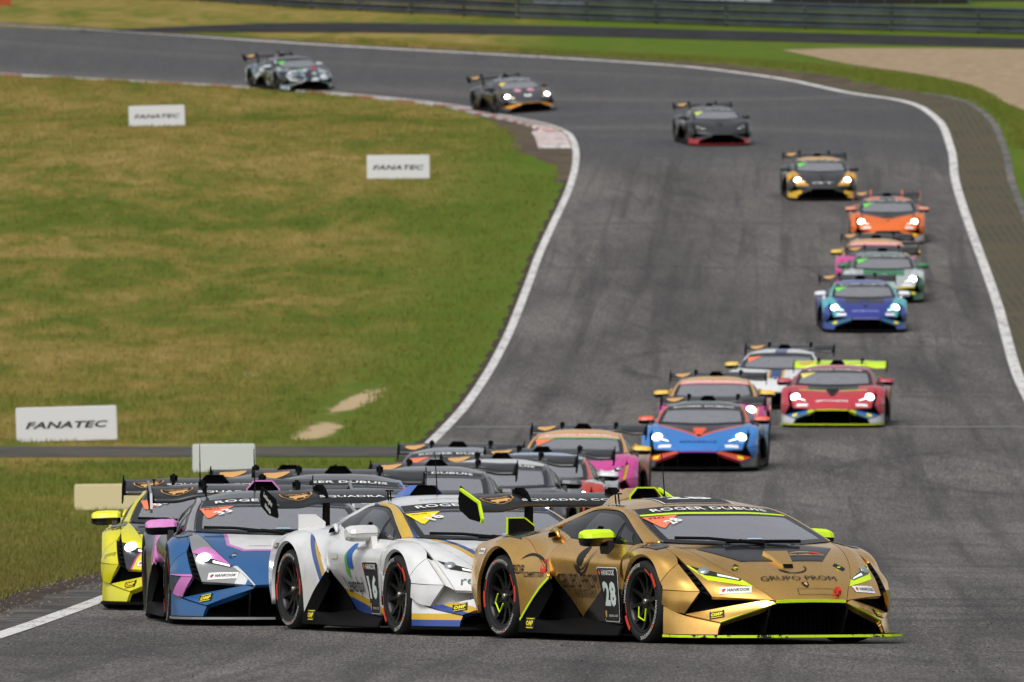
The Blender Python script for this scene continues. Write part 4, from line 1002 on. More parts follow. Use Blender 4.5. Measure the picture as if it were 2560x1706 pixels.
def build_car(u0, D, yaw_app, label, L, fine=False, lit=True, steer=0, rims=None, name='race_car'):
    """L: part class -> material; yaw_app: heading to the right of straight-at-camera, as seen along the sight line"""
    X, Y = (u0-1280)/F*D, D
    psi = R(yaw_app)-math.atan2(X, Y); a = psi-math.pi/2
    h = Vector((math.cos(a), math.sin(a))); lft = Vector((-math.sin(a), math.cos(a)))
    c = Vector((X, Y))
    zf = lambda fx, fy: GZ(*(c+h*fx+lft*fy))+.018
    z00 = (zf(0, .83)+zf(0, -.83))/2; zr = (zf(-2.62, .83)+zf(-2.62, -.83))/2
    ex = Vector((h.x, h.y, (z00-zr)/2.62)).normalized(); ey = Vector((lft.x, lft.y, (zf(-1.3, .83)-zf(-1.3, -.83))/1.66)); ez = ex.cross(ey).normalized(); ey = ez.cross(ex)
    car = bpy.data.objects.new(name, None); link(car)
    car.matrix_world = Matrix(((ex.x, ey.x, ez.x, X), (ex.y, ey.y, ez.y, Y), (ex.z, ey.z, ez.z, z00), (0, 0, 0, 1)))
    car.empty_display_size = .2
    tag(car, label, 'race car', 'race cars streaming round the track')
    base = L['body']; g = dict(DEF)
    for k in ('fender', 'bumper', 'side', 'corner', 'blade', 'foot', 'pillar', 'rear', 'door', 'quarter', 'mirror', 'hood', 'roof', 'scoop', 'duct'): g[k] = base
    if lit: g['drl'] = drl_lit
    if 'hood' in L and 'duct' not in L: L = dict(L, duct=L['hood'])
    g.update(L)
    P_ = {}
    for key, nm, cl in CENTER+(FINE_C if fine else []): P_[key] = obj(nm, CM[key], g[cl], car)
    for key, nm, cl in SIDEPARTS+(FINE_S if fine else []):
        if g[cl] is None: continue
        P_[key] = obj(nm, CM[key], g[cl], car); P_[key+'_r'] = obj(nm, CM[key+'_r'], g.get(cl+'_r', g[cl]), car)
    for key in ('mirror_cap', 'mirror_cap_r'):
        pass
    for sfx in ('', '_r'):
        hl = P_['headlight'+sfx]; l_ = obj('lamp', CM[(('lamp_big' if fine else 'lamp_far') if lit else 'lamp')+sfx], lamp_lit if lit else lamp_off, hl)
        if 'hltrim' in g: obj('headlight_trim', CM['headlight_trim'+sfx], g['hltrim'], car)
    if 'trim' in g:
        obj('lip_trim', CM['mouth_trim'], g['trim'], car)
        for sfx in ('', '_r'): obj('lip_trim', CM['blade_trim'+sfx], g['trim'], car)
    if 'sbtrim' in g:
        for sfx in ('', '_r'): obj('side_blade_trim', CM['side_blade_trim'+sfx], g['sbtrim'], car)
    if 'eptrim' in g:
        for sfx in ('', '_r'): obj('end_plate_trim', CM['end_plate_trim'+sfx], g['eptrim'], car)
    if 'sptrim' in g:
        for sfx in ('', '_r'): obj('splitter_edge', CM['splitter_edge'+sfx], g['sptrim'], car)
    if 'wstripe' in g: obj('banner_stripe', CM['ws_stripe'], g['wstripe'], car)
    if 'scrim' in g: obj('scoop_rim', CM['scoop_rim'], g['scrim'], car)
    if 'fin' in g:
        for sfx in ('', '_r'):
            f_ = obj('rear_fin', CM['rear_fin'+sfx], g['fin'], car)
            if 'fintrim' in g: obj('fin_edge', CM['rear_fin_trim'+sfx], g['fintrim'], f_)
    for fx, rk, zc_ in ((0, 'tyre_f', .328), (-2.62, 'tyre_r', .338)):
        for s_, sfx in ((1, ''), (-1, '_r')):
            w = obj('wheel', CM['rim_barrel'+sfx], rim_m, car); w.location = (fx, s_*.835, zc_); w.rotation_euler = (0, random.random()*.9 if fx else -.35, R(steer) if fx == 0 else 0)
            w.rotation_euler[1] = {0: -.2, -2.62: .35}[fx]
            obj('tyre', CM[rk+sfx], rubber, w); obj('spokes', CM['spokes'+sfx], rim_m, w); obj('wheel_nut', CM['wheel_nut'+sfx], nut_m, w)
            if fine or D < 230:
                [obj('tyre_stripe', CM['tyre_stripe%d%s' % (q, sfx)], tyre_red, w) for q in range(4)]
            if fine:
                obj('brake_disc', CM['brake_disc'+sfx], disc_m, w); [obj('tyre_lettering', CM['tyre_lettering%d%s' % (q, sfx)], tyre_wt, w) for q in range(4)]; obj('tyre_emblem', CM['tyre_logo'+sfx], tyre_or, w)
                if rims: obj('rim_decal', CM['rim_decal'+sfx], rims, w)
    if fine: obj('tow_eye', CM['tow_eye'], g.get('tow', red_t), car)
    return car
def dtx(car, nm, s, mat, c, dirs, width, height=None, bold=.02, shear=0.0, off=.006, label=None):
    o = obj(nm, decal_text(nm, s, c, dirs[0], dirs[1], width, height, bold, shear, off), mat, car)
    if label: o['label'] = label
    return o
def dpl(car, nm, poly, mat, c, dirs, off=.003, maxe=.05): return obj(nm, decal_poly(nm, poly, c, dirs[0], dirs[1], off, maxe), mat, car)
def shield(k): return [(-k, k*.42), (-k*.62, k*.55), (k*.62, k*.55), (k, k*.42), (k*.95, -.0), (k*.55, -k*.42), (0, -k*.55), (-k*.55, -k*.42), (-k*.95, 0)]
BULL = [(-.50, .02), (-.42, .16), (-.2, .2), (.0, .26), (.2, .2), (.38, .24), (.52, .12), (.55, -.02), (.44, -.06), (.36, -.02), (.32, -.2), (.24, -.2), (.2, -.08), (-.1, -.08), (-.18, -.24), (-.27, -.24), (-.3, -.08), (-.42, -.06)]
WT = {}
def wing_z(x, y):
    s_ = wing_sec(y)[:6]; s_ = sorted((p[0], p[2]) for p in s_)
    return np.interp(x, [p[0] for p in s_], [p[1] for p in s_])
def on_wing(V2, cx, cy, off=.004): return [(cx-yy, cy+xx, wing_z(cx-yy, cy+xx)+off) for xx, yy in V2]
def densify(poly, me_=.06):
    bm = bmesh.new(); f = bm.faces.new([bm.verts.new((x, y, 0)) for x, y in poly]); bmesh.ops.triangulate(bm, faces=[f])
    for _ in range(4):
        es = [e_ for e_ in bm.edges if e_.calc_length() > me_]
        if not es: break
        bmesh.ops.subdivide_edges(bm, edges=es, cuts=1); bmesh.ops.triangulate(bm, faces=bm.faces[:])
    bm.verts.index_update(); r = [(v.co.x, v.co.y) for v in bm.verts], [tuple(v.index for v in f_.verts) for f_ in bm.faces]; bm.free(); return r
def wing_decals(car, fine):
    if 'shield' not in WT:
        V, Fc = densify(shield(.145)); WT['shield'] = mesh_from('wing_emblem', on_wing(V, -3.355, -.655, .005), Fc)
        V, Fc = densify(shield(.134)); WT['shield_in'] = mesh_from('wing_emblem_field', on_wing(V, -3.355, -.655, .007), Fc)
        V, Fc = densify([(x*.17, y*.17) for x, y in BULL], .03); WT['bull'] = mesh_from('wing_emblem_figure', on_wing(V, -3.33, -.65, .009), Fc)
        V, Fc = text2d('LAMBORGHINI', .01); k = .20/np.ptp(V[:, 0]); WT['name'] = mesh_from('wing_emblem_lettering', on_wing(V*np.array([k, k*1.2]), -3.395, -.655, .009), Fc)
        V, Fc = text2d('SQUADRA CORSE', .015); k = 1.0/np.ptp(V[:, 0]); WT['sq'] = mesh_from('wing_lettering', on_wing(V*np.array([k, k*.40]), -3.27, .02, .005), Fc)
    w = [o for o in car.children if o.name.startswith('rear_wing')][0]
    obj('wing_emblem', WT['shield'], tan_t, w)
    if fine: obj('emblem_field', WT['shield_in'], black_t, w); obj('emblem_lettering', WT['name'], tan_t, w)
    if fine: obj('emblem_figure', WT['bull'], tan_t, w)
    obj('wing_lettering', WT['sq'], white_t if fine else grey_t, w)
def banner(car, mat=white_t):
    dtx(car, 'banner_lettering', 'ROGER DUBUIS', mat, (-.80, 0, 1.05), WSD, 1.02, .082, .022, off=.010)
def triangle(car, mat, word, num):
    tri = [(0, 0), (.30, -.015), (.07, -.30), (.045, -.28)]
    c = (-.665, -.655, .99); dpl(car, 'class_sticker', tri, mat, c, WSD, .008)
    if word: dtx(car, 'class_lettering', word, black_t, (-.61, -.55, .99), WSD, .13, None, .0, off=.011)
    if num:
        q = Matrix.Rotation(R(32), 3, Vector((.33, 0, .945))); dtx(car, 'windshield_number', num, white_t, (-.50, -.46, .965), (q @ Vector((0, 1, 0)), q @ Vector((-.945, 0, .33))), .15, None, .04, off=.011)
def tyre_maker(car, c, dirs, w, white=True):
    h = w*.27; dpl(car, 'sticker', rect(w, h), white_t if white else black_t, c, dirs, .004); r_, up = Vector(dirs[0]).normalized(), Vector(dirs[1])
    dtx(car, 'sticker_lettering', 'HANKOOK', black_t if white else white_t, Vector(c)+r_*w*.10, dirs, w*.70, h*.45, .02, .15, off=.008)
    dpl(car, 'sticker_mark', [(-.07*w, .0), (-.02*w, -.08*w), (.05*w, .0), (.07*w, .05*w), (.0, .01*w), (-.02*w, .06*w)], red_t, Vector(c)-r_*w*.36, dirs, .008)
def omp(car, c, dirs, w):
    dpl(car, 'sticker', rect(w, w*.62), black_t, c, dirs, .005); dtx(car, 'sticker_lettering', 'OMP', yel_t, c, dirs, w*.78, w*.28, .05, .12, off=.009)
    up = Vector(dirs[1]); r_ = Vector(dirs[0]).normalized(); up = (up-r_*up.dot(r_)).normalized()
    for s_ in (-1, 1): dpl(car, 'sticker_bar', rect(w*.78, w*.05), yel_t, Vector(c)+up*s_*w*.24, dirs, .009)
BLD_R = ((.55, .80, .15), (-.5, .2, .85)); BLD_L = ((-.55, .80, -.15), (-.5, -.2, .85))
def number_panel(car, num, x=-.67, bg_=black_t, edge=white_t):
    dpl(car, 'number_panel_edge', rect(.385, .435, .02), edge, (x, -.95, .375), SR, .004); dpl(car, 'number_panel', rect(.37, .42, .02), bg_, (x, -.95, .375), SR, .007)
    dtx(car, 'door_number', num, M('number_pale', '#cfdcd4', .5), (x+.005, -.95, .38), SR, .27, .20, .05, off=.011)
    dtx(car, 'number_panel_lettering', 'HANKOOK', white_t, (x+.02, -.95, .55), SR, .24, .045, .02, .15, off=.011); dpl(car, 'number_panel_mark', [(-.02, 0), (0, -.025), (.025, 0), (0, .025)], tyre_or, (x-.14, -.95, .55), SR, .011)
    dtx(car, 'number_panel_lettering', 'SQUADRA CORSE', white_t, (x+.05, -.95, .205), SR, .24, .02, .0, off=.011); dpl(car, 'number_panel_emblem', [(-.02, .03), (.02, .03), (.018, -.01), (0, -.03), (-.018, -.01)], tan_t, (x-.135, -.95, .215), SR, .011)

# ------------------------------------------------------------------ the four leading cars
chip = bpy.data.materials.new('lime_chipped'); chip.use_nodes = True
t = chip.node_tree; b = t.nodes['Principled BSDF']; tc = nd(t, 'ShaderNodeTexCoord')
t.links.new(mixc(t, smooth(t, noise(t, tc.outputs['Object'], 7, 4, .7), .52, .56), hexc('#c9ea12'), (.012, .012, .012, 1)), b.inputs['Base Color'])
gold_p = paint('gold_wrap', (.98, .57, .145, 1), (), metal=.93, rough=.22, coat=.6, dirt=.10)
gold_d = paint('gold_wrap_door', (.98, .57, .145, 1), [('#101011', [(1.0, 0, -1.15, 1.62), (0, 0, -1, .62)][0:1]+[(0, 0, -1, .50)])], metal=.66, rough=.27, coat=.35, dirt=.10)
gold_d = paint('gold_wrap_door', (.98, .57, .145, 1), [((.004, .004, .004, 1), [(.39, 0, -1, .75), (0, 0, -1, .42)])], metal=.93, rough=.22, coat=.6, dirt=.10)
car = build_car(1882, 101.6, 26.3, 'gold racing car with lime accents and number 28, foremost at right', dict(body=gold_p, door=gold_d, mirror=lime_t, trim=lime_t, sbtrim=lime_t, eptrim=lime_t, sptrim=chip, wstripe=lime_t, scrim=lime_t, hltrim=lime_t, fin=black_s, fintrim=lime_t, latch=lime_t), fine=True, lit=False, rims=lime_t, steer=0)
banner(car); wing_decals(car, True); triangle(car, orange_t, 'PRO', '28'); number_panel(car, '28')
dpl(car, 'hood_panel', [(-.60, .30), (-.36, -.03), (.36, -.03), (.60, .30), (.52, .335), (.3, .40), (0, .425), (-.3, .40), (-.52, .335)], carbon, (.49, 0, .66), TOP, .004, .04)
for s_ in (-1, 1): dpl(car, 'fender_vent', [(-.075, -.20), (.06, -.22), (.085, -.05), (.06, .10), (-.03, .12), (-.085, .0)] if s_ > 0 else [(.075, -.20), (-.06, -.22), (-.085, -.05), (-.06, .10), (.03, .12), (.085, .0)], carbon, (-.12, s_*.845, .76), TOP, .005)
for s_ in (-1, 1): dpl(car, 'rear_vent', [(-.09, -.20), (.09, -.20), (.09, .16), (-.09, .20)], carbon, (-2.58, s_*.82, .85), TOP, .005)
dtx(car, 'hood_lettering', 'GRUPO PROM', black_t, (.815, 0, .515), HO, .66, .068, .0)
dtx(car, 'door_lettering', 'GRUPO PROM', black_t, (-1.27, -.95, .475), SR, .74, .115, .0, off=.007); dtx(car, 'door_lettering', 'RACING TEAM', black_t, (-1.22, -.95, .375), SR, .40, .07, .0, off=.014)
def ell(rx, ry, n=20, rot=0.0, a0=0, a1=360, th=None):
    c_, s_ = math.cos(R(rot)), math.sin(R(rot)); pts_ = [(rx*math.cos(R(a0+(a1-a0)*i/n)), ry*math.sin(R(a0+(a1-a0)*i/n))) for i in range(n+(0 if th is None and a1-a0 >= 360 else 1))]
    if th: pts_ = pts_+[(x*(1-th*math.sin(math.pi*(i/(len(pts_)-1)))), y*(1-th*math.sin(math.pi*(i/(len(pts_)-1))))) for i, (x, y) in list(enumerate(pts_))[::-1]][1:-1]
    return [(x*c_-y*s_, x*s_+y*c_) for x, y in pts_]
dpl(car, 'door_emblem', ell(.06, .085, rot=-25), black_t, (-1.16, -.95, .675), SR, .005); dpl(car, 'door_emblem', ell(.17, .11, 24, 35, 150, 350, .14), black_t, (-1.12, -.95, .66), SR, .005); dpl(car, 'door_emblem', ell(.13, .08, 24, 35, 160, 340, .12), black_t, (-1.12, -.95, .66), SR, .005)
dpl(car, 'hood_emblem', ell(.13, .09, 24, 10, 170, 380, .16), black_t, (.66, .02, .60), HO, .005)
dtx(car, 'quarter_lettering', 'BDR', black_t, (-2.24, -1, .56), SR, .17, .075, .0); dtx(car, 'quarter_lettering', 'COMPETITION', black_t, (-1.98, -1, .52), SR, .34, .045, .015, .25)
dpl(car, 'quarter_emblem', ell(.24, .13, 20, -8, 20, 160, .18), black_t, (-2.02, -1, .56), SR, .005); dpl(car, 'quarter_emblem', [(.15, -.03), (.24, -.02), (.20, .09), (.13, .06)], red_t, (-2.02, -1, .56), SR, .006)
dtx(car, 'hood_sponsor', 'BDR COMPETITION', tan_t, (.40, .28, .70), HO, .30, .035, .015, .15, off=.009); dpl(car, 'hood_sponsor_arc', ell(.15, .06, 16, 0, 20, 160, .3), tan_t, (.38, .28, .70), HO, .009); dpl(car, 'hood_sponsor_arc', [(.06, .02), (.15, .01), (.10, .055), (.04, .06)], red_t, (.38, .28, .70), HO, .010)
dpl(car, 'nose_emblem', [(-.03, .035), (.03, .035), (.026, -.01), (0, -.04), (-.026, -.01)], black_t, (.90, .02, .46), HO, .006); dpl(car, 'nose_emblem_field', [(-.015, .02), (.015, .02), (.012, -.005), (0, -.022), (-.012, -.005)], tan_t, (.90, .02, .46), HO, .009)
plate = [(-.17, -.035), (.17, -.035), (.155, .04), (-.155, .04)]
for a_, b_ in zip(plate, plate[1:]+plate[:1]): dpl(car, 'panel_seam', [(a_[0], a_[1]-.002), (b_[0], b_[1]-.002), (b_[0], b_[1]+.002), (a_[0], a_[1]+.002)] if abs(a_[0]-b_[0]) > .05 else [(a_[0]-.002, a_[1]), (a_[0]+.002, a_[1]), (b_[0]+.002, b_[1]), (b_[0]-.002, b_[1])], black_t, (.975, .08, .40), HO, .005)
tyre_maker(car, (.83, -.56, .42), (BLD_R[0], (-.6, .1, .8)), .25); tyre_maker(car, (.83, .56, .42), (BLD_L[0], (-.6, -.1, .8)), .25); omp(car, (.80, -.71, .235), BLD_R, .12); omp(car, (.80, .71, .235), BLD_L, .12)
tyre_maker(car, (-3.02, -.95, .70), SR, .17); omp(car, (-2.02, -1.0, .13), SR, .15); dtx(car, 'mirror_lettering', '60', black_t, (-.80, -.99, .885), ((0, 1, 0), (-1, 0, 0)), .10, None, .03) if False else None
rp = (-1.18, 0, 1.12); dpl(car, 'roof_panel_edge', rect(.62, .42), white_t, rp, TOP, .004); dpl(car, 'roof_panel', rect(.59, .40), black_t, rp, TOP, .006); dtx(car, 'roof_number', '28', white_t, (-1.22, 0, 1.12), TOP, .42, .22, .04, off=.010); dtx(car, 'roof_lettering', 'SQUADRA CORSE', grey_t, (-1.02, .05, 1.1), TOP, .4, .035, .0, off=.010)
dtx(car, 'pillar_lettering', 'A. BONDUEL', black_t, (-1.25, -.59, 1.07), ((1, 0, 0), (0, .8, .6)), .30, .04, .0); dpl(car, 'windshield_tag', rect(.12, .02), sky_t, (-.0, .02, .82), WSD, .008)
gold = car

stw = '#eceded'
YB = ('#e3b71c', '#1d4a9c')
hoodz = [(YB[0], [(.30, 1, 0, -.60), (-.30, -1, 0, .655)]), (YB[1], [(.30, 1, 0, -.545), (-.30, -1, 0, .60)])]
white_p = paint('white_wrap', stw, (), rough=.3, dirt=.09); white_h = paint('white_wrap_hood', stw, hoodz, rough=.3, dirt=.07)
white_d = paint('white_wrap_door', stw, [(YB[0], [(-.12, 0, -1, .165)]), (YB[1], [(-.12, 0, -1, .108)])], rough=.3, dirt=.09)
white_q = paint('white_wrap_quarter', stw, [(YB[0], [(-.80, 0, -1, -.895), (.80, 0, 1, .965)]), (YB[1], [(-.80, 0, -1, -.965), (.80, 0, 1, 1.045)])], rough=.3, dirt=.10)
white_b = paint('white_wrap_blade', stw, [(YB[0], [(0, 0, -1, .292), (0, .25, 1, -.375)][:0]+[(-.30, 0, -1, .50)]), (YB[1], [(-.30, 0, -1, .455)])], rough=.3, dirt=.12)
white_f = paint('white_wrap_foot', stw, [(YB[0], [(0, 0, -1, .18)]), (YB[1], [(0, 0, -1, .13)])], rough=.3, dirt=.12)
white_l = paint('white_wrap_pillar', stw, [(YB[0], [(0, 1, .52, -1.183), (1, 0, 0, 1.5)]), (YB[1], [(0, -1, -.52, 1.183), (1, 0, 0, 1.5)])], rough=.3, dirt=.06)
car = build_car(1268, 105.6, 20.4, 'white racing car with blue and yellow stripes and number 16', dict(body=white_p, hood=white_h, door=white_d, quarter=white_q, blade=white_b, foot=white_f, pillar=white_l, scoop=M('scoop_blue', '#1f58b4', .4, 0, .4), mshell=M('mirror_white', '#d8d8d5', .35, 0, .4), fin=M('fin_white', '#cfcfcc', .4), oint=M('recess_white', '#bcbcb9', .5), strip=M('strip_white', '#c9c9c6', .5), louv=None), fine=True, lit=False)
for key in ('outer_intake', 'light_strip'): pass
banner(car); wing_decals(car, True); triangle(car, yel_t, 'PRO-AM', '16'); number_panel(car, '16')
dtx(car, 'door_lettering', 'Lewandpol', black_t, (-1.22, -.95, .375), SR, .50, .17, .008, off=.007)
dpl(car, 'door_emblem', [(-.10, -.10), (-.04, -.15), (.0, -.06), (-.01, .10), (-.06, .05)], green_t, (-1.22, -.95, .585), SR, .005); dpl(car, 'door_emblem', [(-.02, -.04), (.05, -.06), (.11, -.05), (.13, .12), (.09, .155), (.03, .15), (-.0, .1)], blue_t, (-1.22, -.95, .585), SR, .006)
tyre_maker(car, (-3.02, -.95, .70), SR, .17, False); omp(car, (.80, -.71, .235), BLD_R, .13); omp(car, (-2.02, -1.0, .13), SR, .15); dtx(car, 'panel_lettering', 're.', M('ink_teal', '#1f5c55', .5), (.79, -.62, .44), (BLD_R[0], (-.6, .1, .8)), .14, .06, .0); dtx(car, 'panel_lettering', 'renewable energy', grey_t, (.92, -.43, .41), (BLD_R[0], (-.6, .1, .8)), .2, .03, .0)
dtx(car, 'roof_lettering', 'Lewandpol', grey_t, (-1.02, -.22, 1.1), TOP, .34, .05, .0); dtx(car, 'hood_lettering', 'renewable energy', grey_t, (.35, -.28, .70), HO, .4, .05, .0); dtx(car, 'door_lettering', 'renewable energy', grey_t, (-1.0, -.95, .70), SR, .24, .05, .0)
dpl(car, 'door_handle', rect(.16, .045, .01), M('handle_grey', '#c2c2bf', .4), (-1.55, -.95, .63), SR, .006)
for w_, txt, zz, hh in ((.24, 'Lamborghini', 1.09, .055), (.16, 'Nashville', 1.02, .04)):
    V, Fc = text2d(txt, .015, .25); k = w_/np.ptp(V[:, 0]); kh = hh/np.ptp(V[:, 1]); q = R(-24)
    obj('plate_lettering', mesh_from('plate_lettering', [(-3.38+x*k*math.cos(q)-y*kh*math.sin(q), -.908, zz-.01+x*k*math.sin(q)+y*kh*math.cos(q)) for x, y in V], Fc, False), white_t, car)
dpl(car, 'windshield_tag', rect(.12, .02), sky_t, (-.0, .02, .82), WSD, .008)

blu, navy, gry, pnk = '#1a5c96', '#172f4c', '#8b8d8e', '#d67fc6'
blue_h = paint('blue_wrap_hood', blu, [(pnk, [(0, -1, 0, .50), (-1, 0, 0, .545), (-.9, -1, 0, .86)]), ('#e4e5e4', [(0, -1, 0, .47), (-1, 0, 0, .515), (-.9, -1, 0, .81)]), ('#dfe2e2', [(1, 0, 0, -.78), (.55, 1, 0, -.87), (-.55, -1, 0, .945)])], rough=.3, dirt=.07)
blue_f = paint('blue_wrap_fender', blu, [(gry, [(0, -1, .0, .80), (1, 0, 0, .1)]), (pnk, [(1, .0, 0, -.40), (.75, 1, 0, -.97)])], rough=.3, dirt=.07)
blue_b = paint('blue_wrap_surround', gry, [('#dfe2e2', [(.75, -1, 0, -.23)]), (blu, [(.75, -1, 0, -.36)])], rough=.3, dirt=.07)
blue_c = paint('blue_wrap_corner', navy, [(pnk, [(1.2, 0, -1, -.31), (-1, 0, .0, .80), (0, 0, -1, .45)])], rough=.3, dirt=.1); blue_s = paint('blue_wrap_side', blu, [(pnk, [(0, 0, -1, .435)])], rough=.3, dirt=.08)
blue_p = paint('blue_wrap', blu, (), rough=.3, dirt=.1); navy_p = paint('navy_wrap', navy, [(pnk, [(1, 0, 1, 1.45), (-1, 0, -.6, -1.35)])], rough=.3, dirt=.1)
roof_k = paint('roof_charcoal', '#2a2c30', (), rough=.35, dirt=.05)
car = build_car(702, 110.5, 4.6, 'blue racing car with grey and pink panels and number 33', dict(body=blue_p, hood=blue_h, fender=blue_f, bumper=blue_b, corner=blue_c, side=blue_s, door=navy_p, quarter=navy_p, rear=navy_p, pillar=paint('pillar_grey', '#8f9192', (), dirt=.05), roof=roof_k, scoop=roof_k, scrim=pink_t, mirror=pink_t, sbtrim=silver_t, sptrim=silver_t, eptrim=silver_t), fine=True, lit=True)
banner(car); wing_decals(car, True); triangle(car, orange_t, 'PRO', '33'); tyre_maker(car, (.83, -.56, .42), (BLD_R[0], (-.6, .1, .8)), .27); tyre_maker(car, (.83, .56, .42), (BLD_L[0], (-.6, -.1, .8)), .27); omp(car, (.80, -.71, .235), BLD_R, .13); omp(car, (.80, .71, .235), BLD_L, .13)
dpl(car, 'windshield_tag', rect(.12, .02), sky_t, (-.0, .02, .82), WSD, .008); dpl(car, 'hood_seam', rect(.62, .006), black_t, (.45, 0, .68), HO, .006)
for s_ in (-1, 1): dpl(car, 'fender_vent', [(-.075, -.20), (.06, -.22), (.085, -.05), (.06, .10), (-.03, .12), (-.085, .0)] if s_ > 0 else [(.075, -.20), (-.06, -.22), (-.085, -.05), (-.06, .10), (.03, .12), (.085, .0)], carbon, (-.12, s_*.845, .76), TOP, .005)

yl = '#e8e01c'
yel_p = paint('yellow_wrap', yl, (), rough=.3, dirt=.07); yel_h = paint('yellow_wrap_hood', yl, [('#1c1d1f', [(-1, 0, 0, .36)]), ('#c9a9b9', [(1, 1, 0, -.93), (-1, -1, 0, .945)]), ('#1c1d1f', [(.8, 1, 0, -.80), (-.8, -1, 0, .90), (1, 0, 0, -.30), (-1, 0, 0, .62)])], rough=.3, dirt=.07)
yel_b = paint('yellow_wrap_surround', yl, [('#c94a8a', [(-.75, 1, 0, -.085)]), ('#26272a', [(-.75, 1, 0, -.11)])], rough=.3, dirt=.07)
yel_roof = paint('yellow_wrap_roof', '#2b2d31', (), rough=.35, dirt=.05)
car = build_car(524, 118, -1.3, 'bright yellow racing car with black markings, leftmost of the pack', dict(body=yel_p, hood=yel_h, bumper=yel_b, roof=yel_roof, scoop=yel_roof, mirror=M('mirror_yellow', '#dfe01e', .4, 0, .4)), fine=True, lit=True)
banner(car); wing_decals(car, True); triangle(car, orange_t, '', '50'); omp(car, (.80, -.71, .235), BLD_R, .13); tyre_maker(car, (.84, -.53, .42), (BLD_R[0], (-.6, .1, .8)), .22)
dtx(car, 'fender_lettering', 'COYOTE', black_t, (.52, -.90, .49), (BLD_R[0], (-.3, .2, .85)), .16, .04, .0); dtx(car, 'fender_lettering', 'OTLIN', black_t, (.1, -.86, .72), (BLD_R[0], (-.3, .2, .85)), .18, .05, .02, .2)
for s_ in (-1, 1): dpl(car, 'fender_vent', [(-.075, -.20), (.06, -.22), (.085, -.05), (.06, .10), (-.03, .12), (-.085, .0)] if s_ > 0 else [(.075, -.20), (-.06, -.22), (-.085, -.05), (-.06, .10), (.03, .12), (.085, .0)], carbon, (-.12, s_*.845, .76), TOP, .005)

# ------------------------------------------------------------------ the rest of the field
_pc = {}
def pt(c, zones=(), **kw):
    k = (str(c), str(zones), str(kw))
    if k not in _pc: _pc[k] = paint('wrap_%d' % len(_pc), c, zones, **kw)
    return _pc[k]
def gl(c): return M('gloss_'+str(c), c, .35, 0, .5)
def field(u0, D, yaw, label, L, tri=None, lit=True, ban=white_t, hoodtext=None, hoodink=white_t, front=None):
    car = build_car(u0, D, yaw, label, L, lit=lit); wing_decals(car, False)
    if ban: banner(car, ban)
    if tri: triangle(car, tri, '', '')
    if D < 345:
        for s_, dr in ((-1, BLD_R), (1, BLD_L)):
            dpl(car, 'sticker', rect(.24, .065), white_t, (.83, s_*.56, .42), (dr[0], (-.6, -s_*.1, .8)), .004); dpl(car, 'sticker', rect(.12, .07), yel_t, (.80, s_*.71, .235), dr, .005)
        dpl(car, 'number_panel', rect(.37, .42, .02), black_t, (-.67, -.95, .375), SR, .006); dpl(car, 'number_panel', rect(.37, .42, .02), black_t, (-.67, .95, .375), SL, .006)
    if hoodtext: dtx(car, 'hood_lettering', hoodtext, hoodink, (.84, 0, .50), HO, .62, .065, .02)
    return car
char = pt('#2c2e32'); grn = M('sticker_apple', '#6fd05c', .5)
field(700, 131.5, -2.7, 'racing car with red roof scoop, half hidden behind the blue car', dict(body=pt('#33353a'), scoop=gl('#a51420'), roof=char, mirror=gl('#a51420')), orange_t)
field(842, 129, -.4, 'racing car with yellow roof scoop, hidden between the blue and white cars', dict(body=pt('#c9a127'), roof=char, scoop=pt('#e2bd33'), pillar=pt('#2d67b0', [('#d8602c', [(1, 0, 0, .75)])]), mirror=gl('#e2bd33')), None)
field(1066, 153, -3.5, 'dark grey racing car whose screen shows above the white car', dict(body=pt('#3a3d42'), roof=pt('#5a5e63'), scoop=char, mirror=gl('#26282b')), None)
field(1228, 164.5, -3.9, 'racing car with white roof behind the dark grey one', dict(body=pt('#4b4f55'), roof=pt('#d9dada'), scoop=char, pillar=pt('#3d4348'), mirror=gl('#3d4348')), None)
field(1332, 173, -3.8, 'racing car with red screen pillars and white flanks behind the gold one', dict(body=pt('#d9dcdd', [('#c83a2a', [(0, 1, 0, -.55), (1, 0, 0, -.1)])]), pillar=pt('#cf4a3c'), roof=pt('#8fb0d2'), scoop=char, hood=pt('#c9ccce', [('#c83a2a', [(0, 1, 0, -.42)])]), mirror=gl('#c9ccce')), None)
field(1134, 179, -1.8, 'grey racing car with an orange screen sticker in the hidden pack', dict(body=pt('#50565a'), roof=pt('#6f7880'), scoop=char, mirror=gl('#2b2d30')), orange_t)
pinkz = [('#e8a63a', [(0, 1, 0, -.80)])]
oc = dict(body=pt('#d8439c'), door=pt('#e0a133'), quarter=pt('#e0a133', [('#d8439c', [(1, 0, 0, 2.3)])]), rear=pt('#e0a133'), pillar=pt('#e2a53c'), roof=pt('#e2a53c'), hood=pt('#d8439c', [('#2a2b2e', [(-1, 0, 0, .40), (0, -1, 0, .45)])]), mirror=gl('#e3b92c'), strip=pt('#c9a127'), skirt=pt('#c9a127'))
field(1438, 196, -3.6, 'pink racing car with orange roof and green screen stripe', dict(oc, wstripe=gl('#4fcf6a'), banner=gl('#e59a80'), scoop=char), orange_t, lit=False)
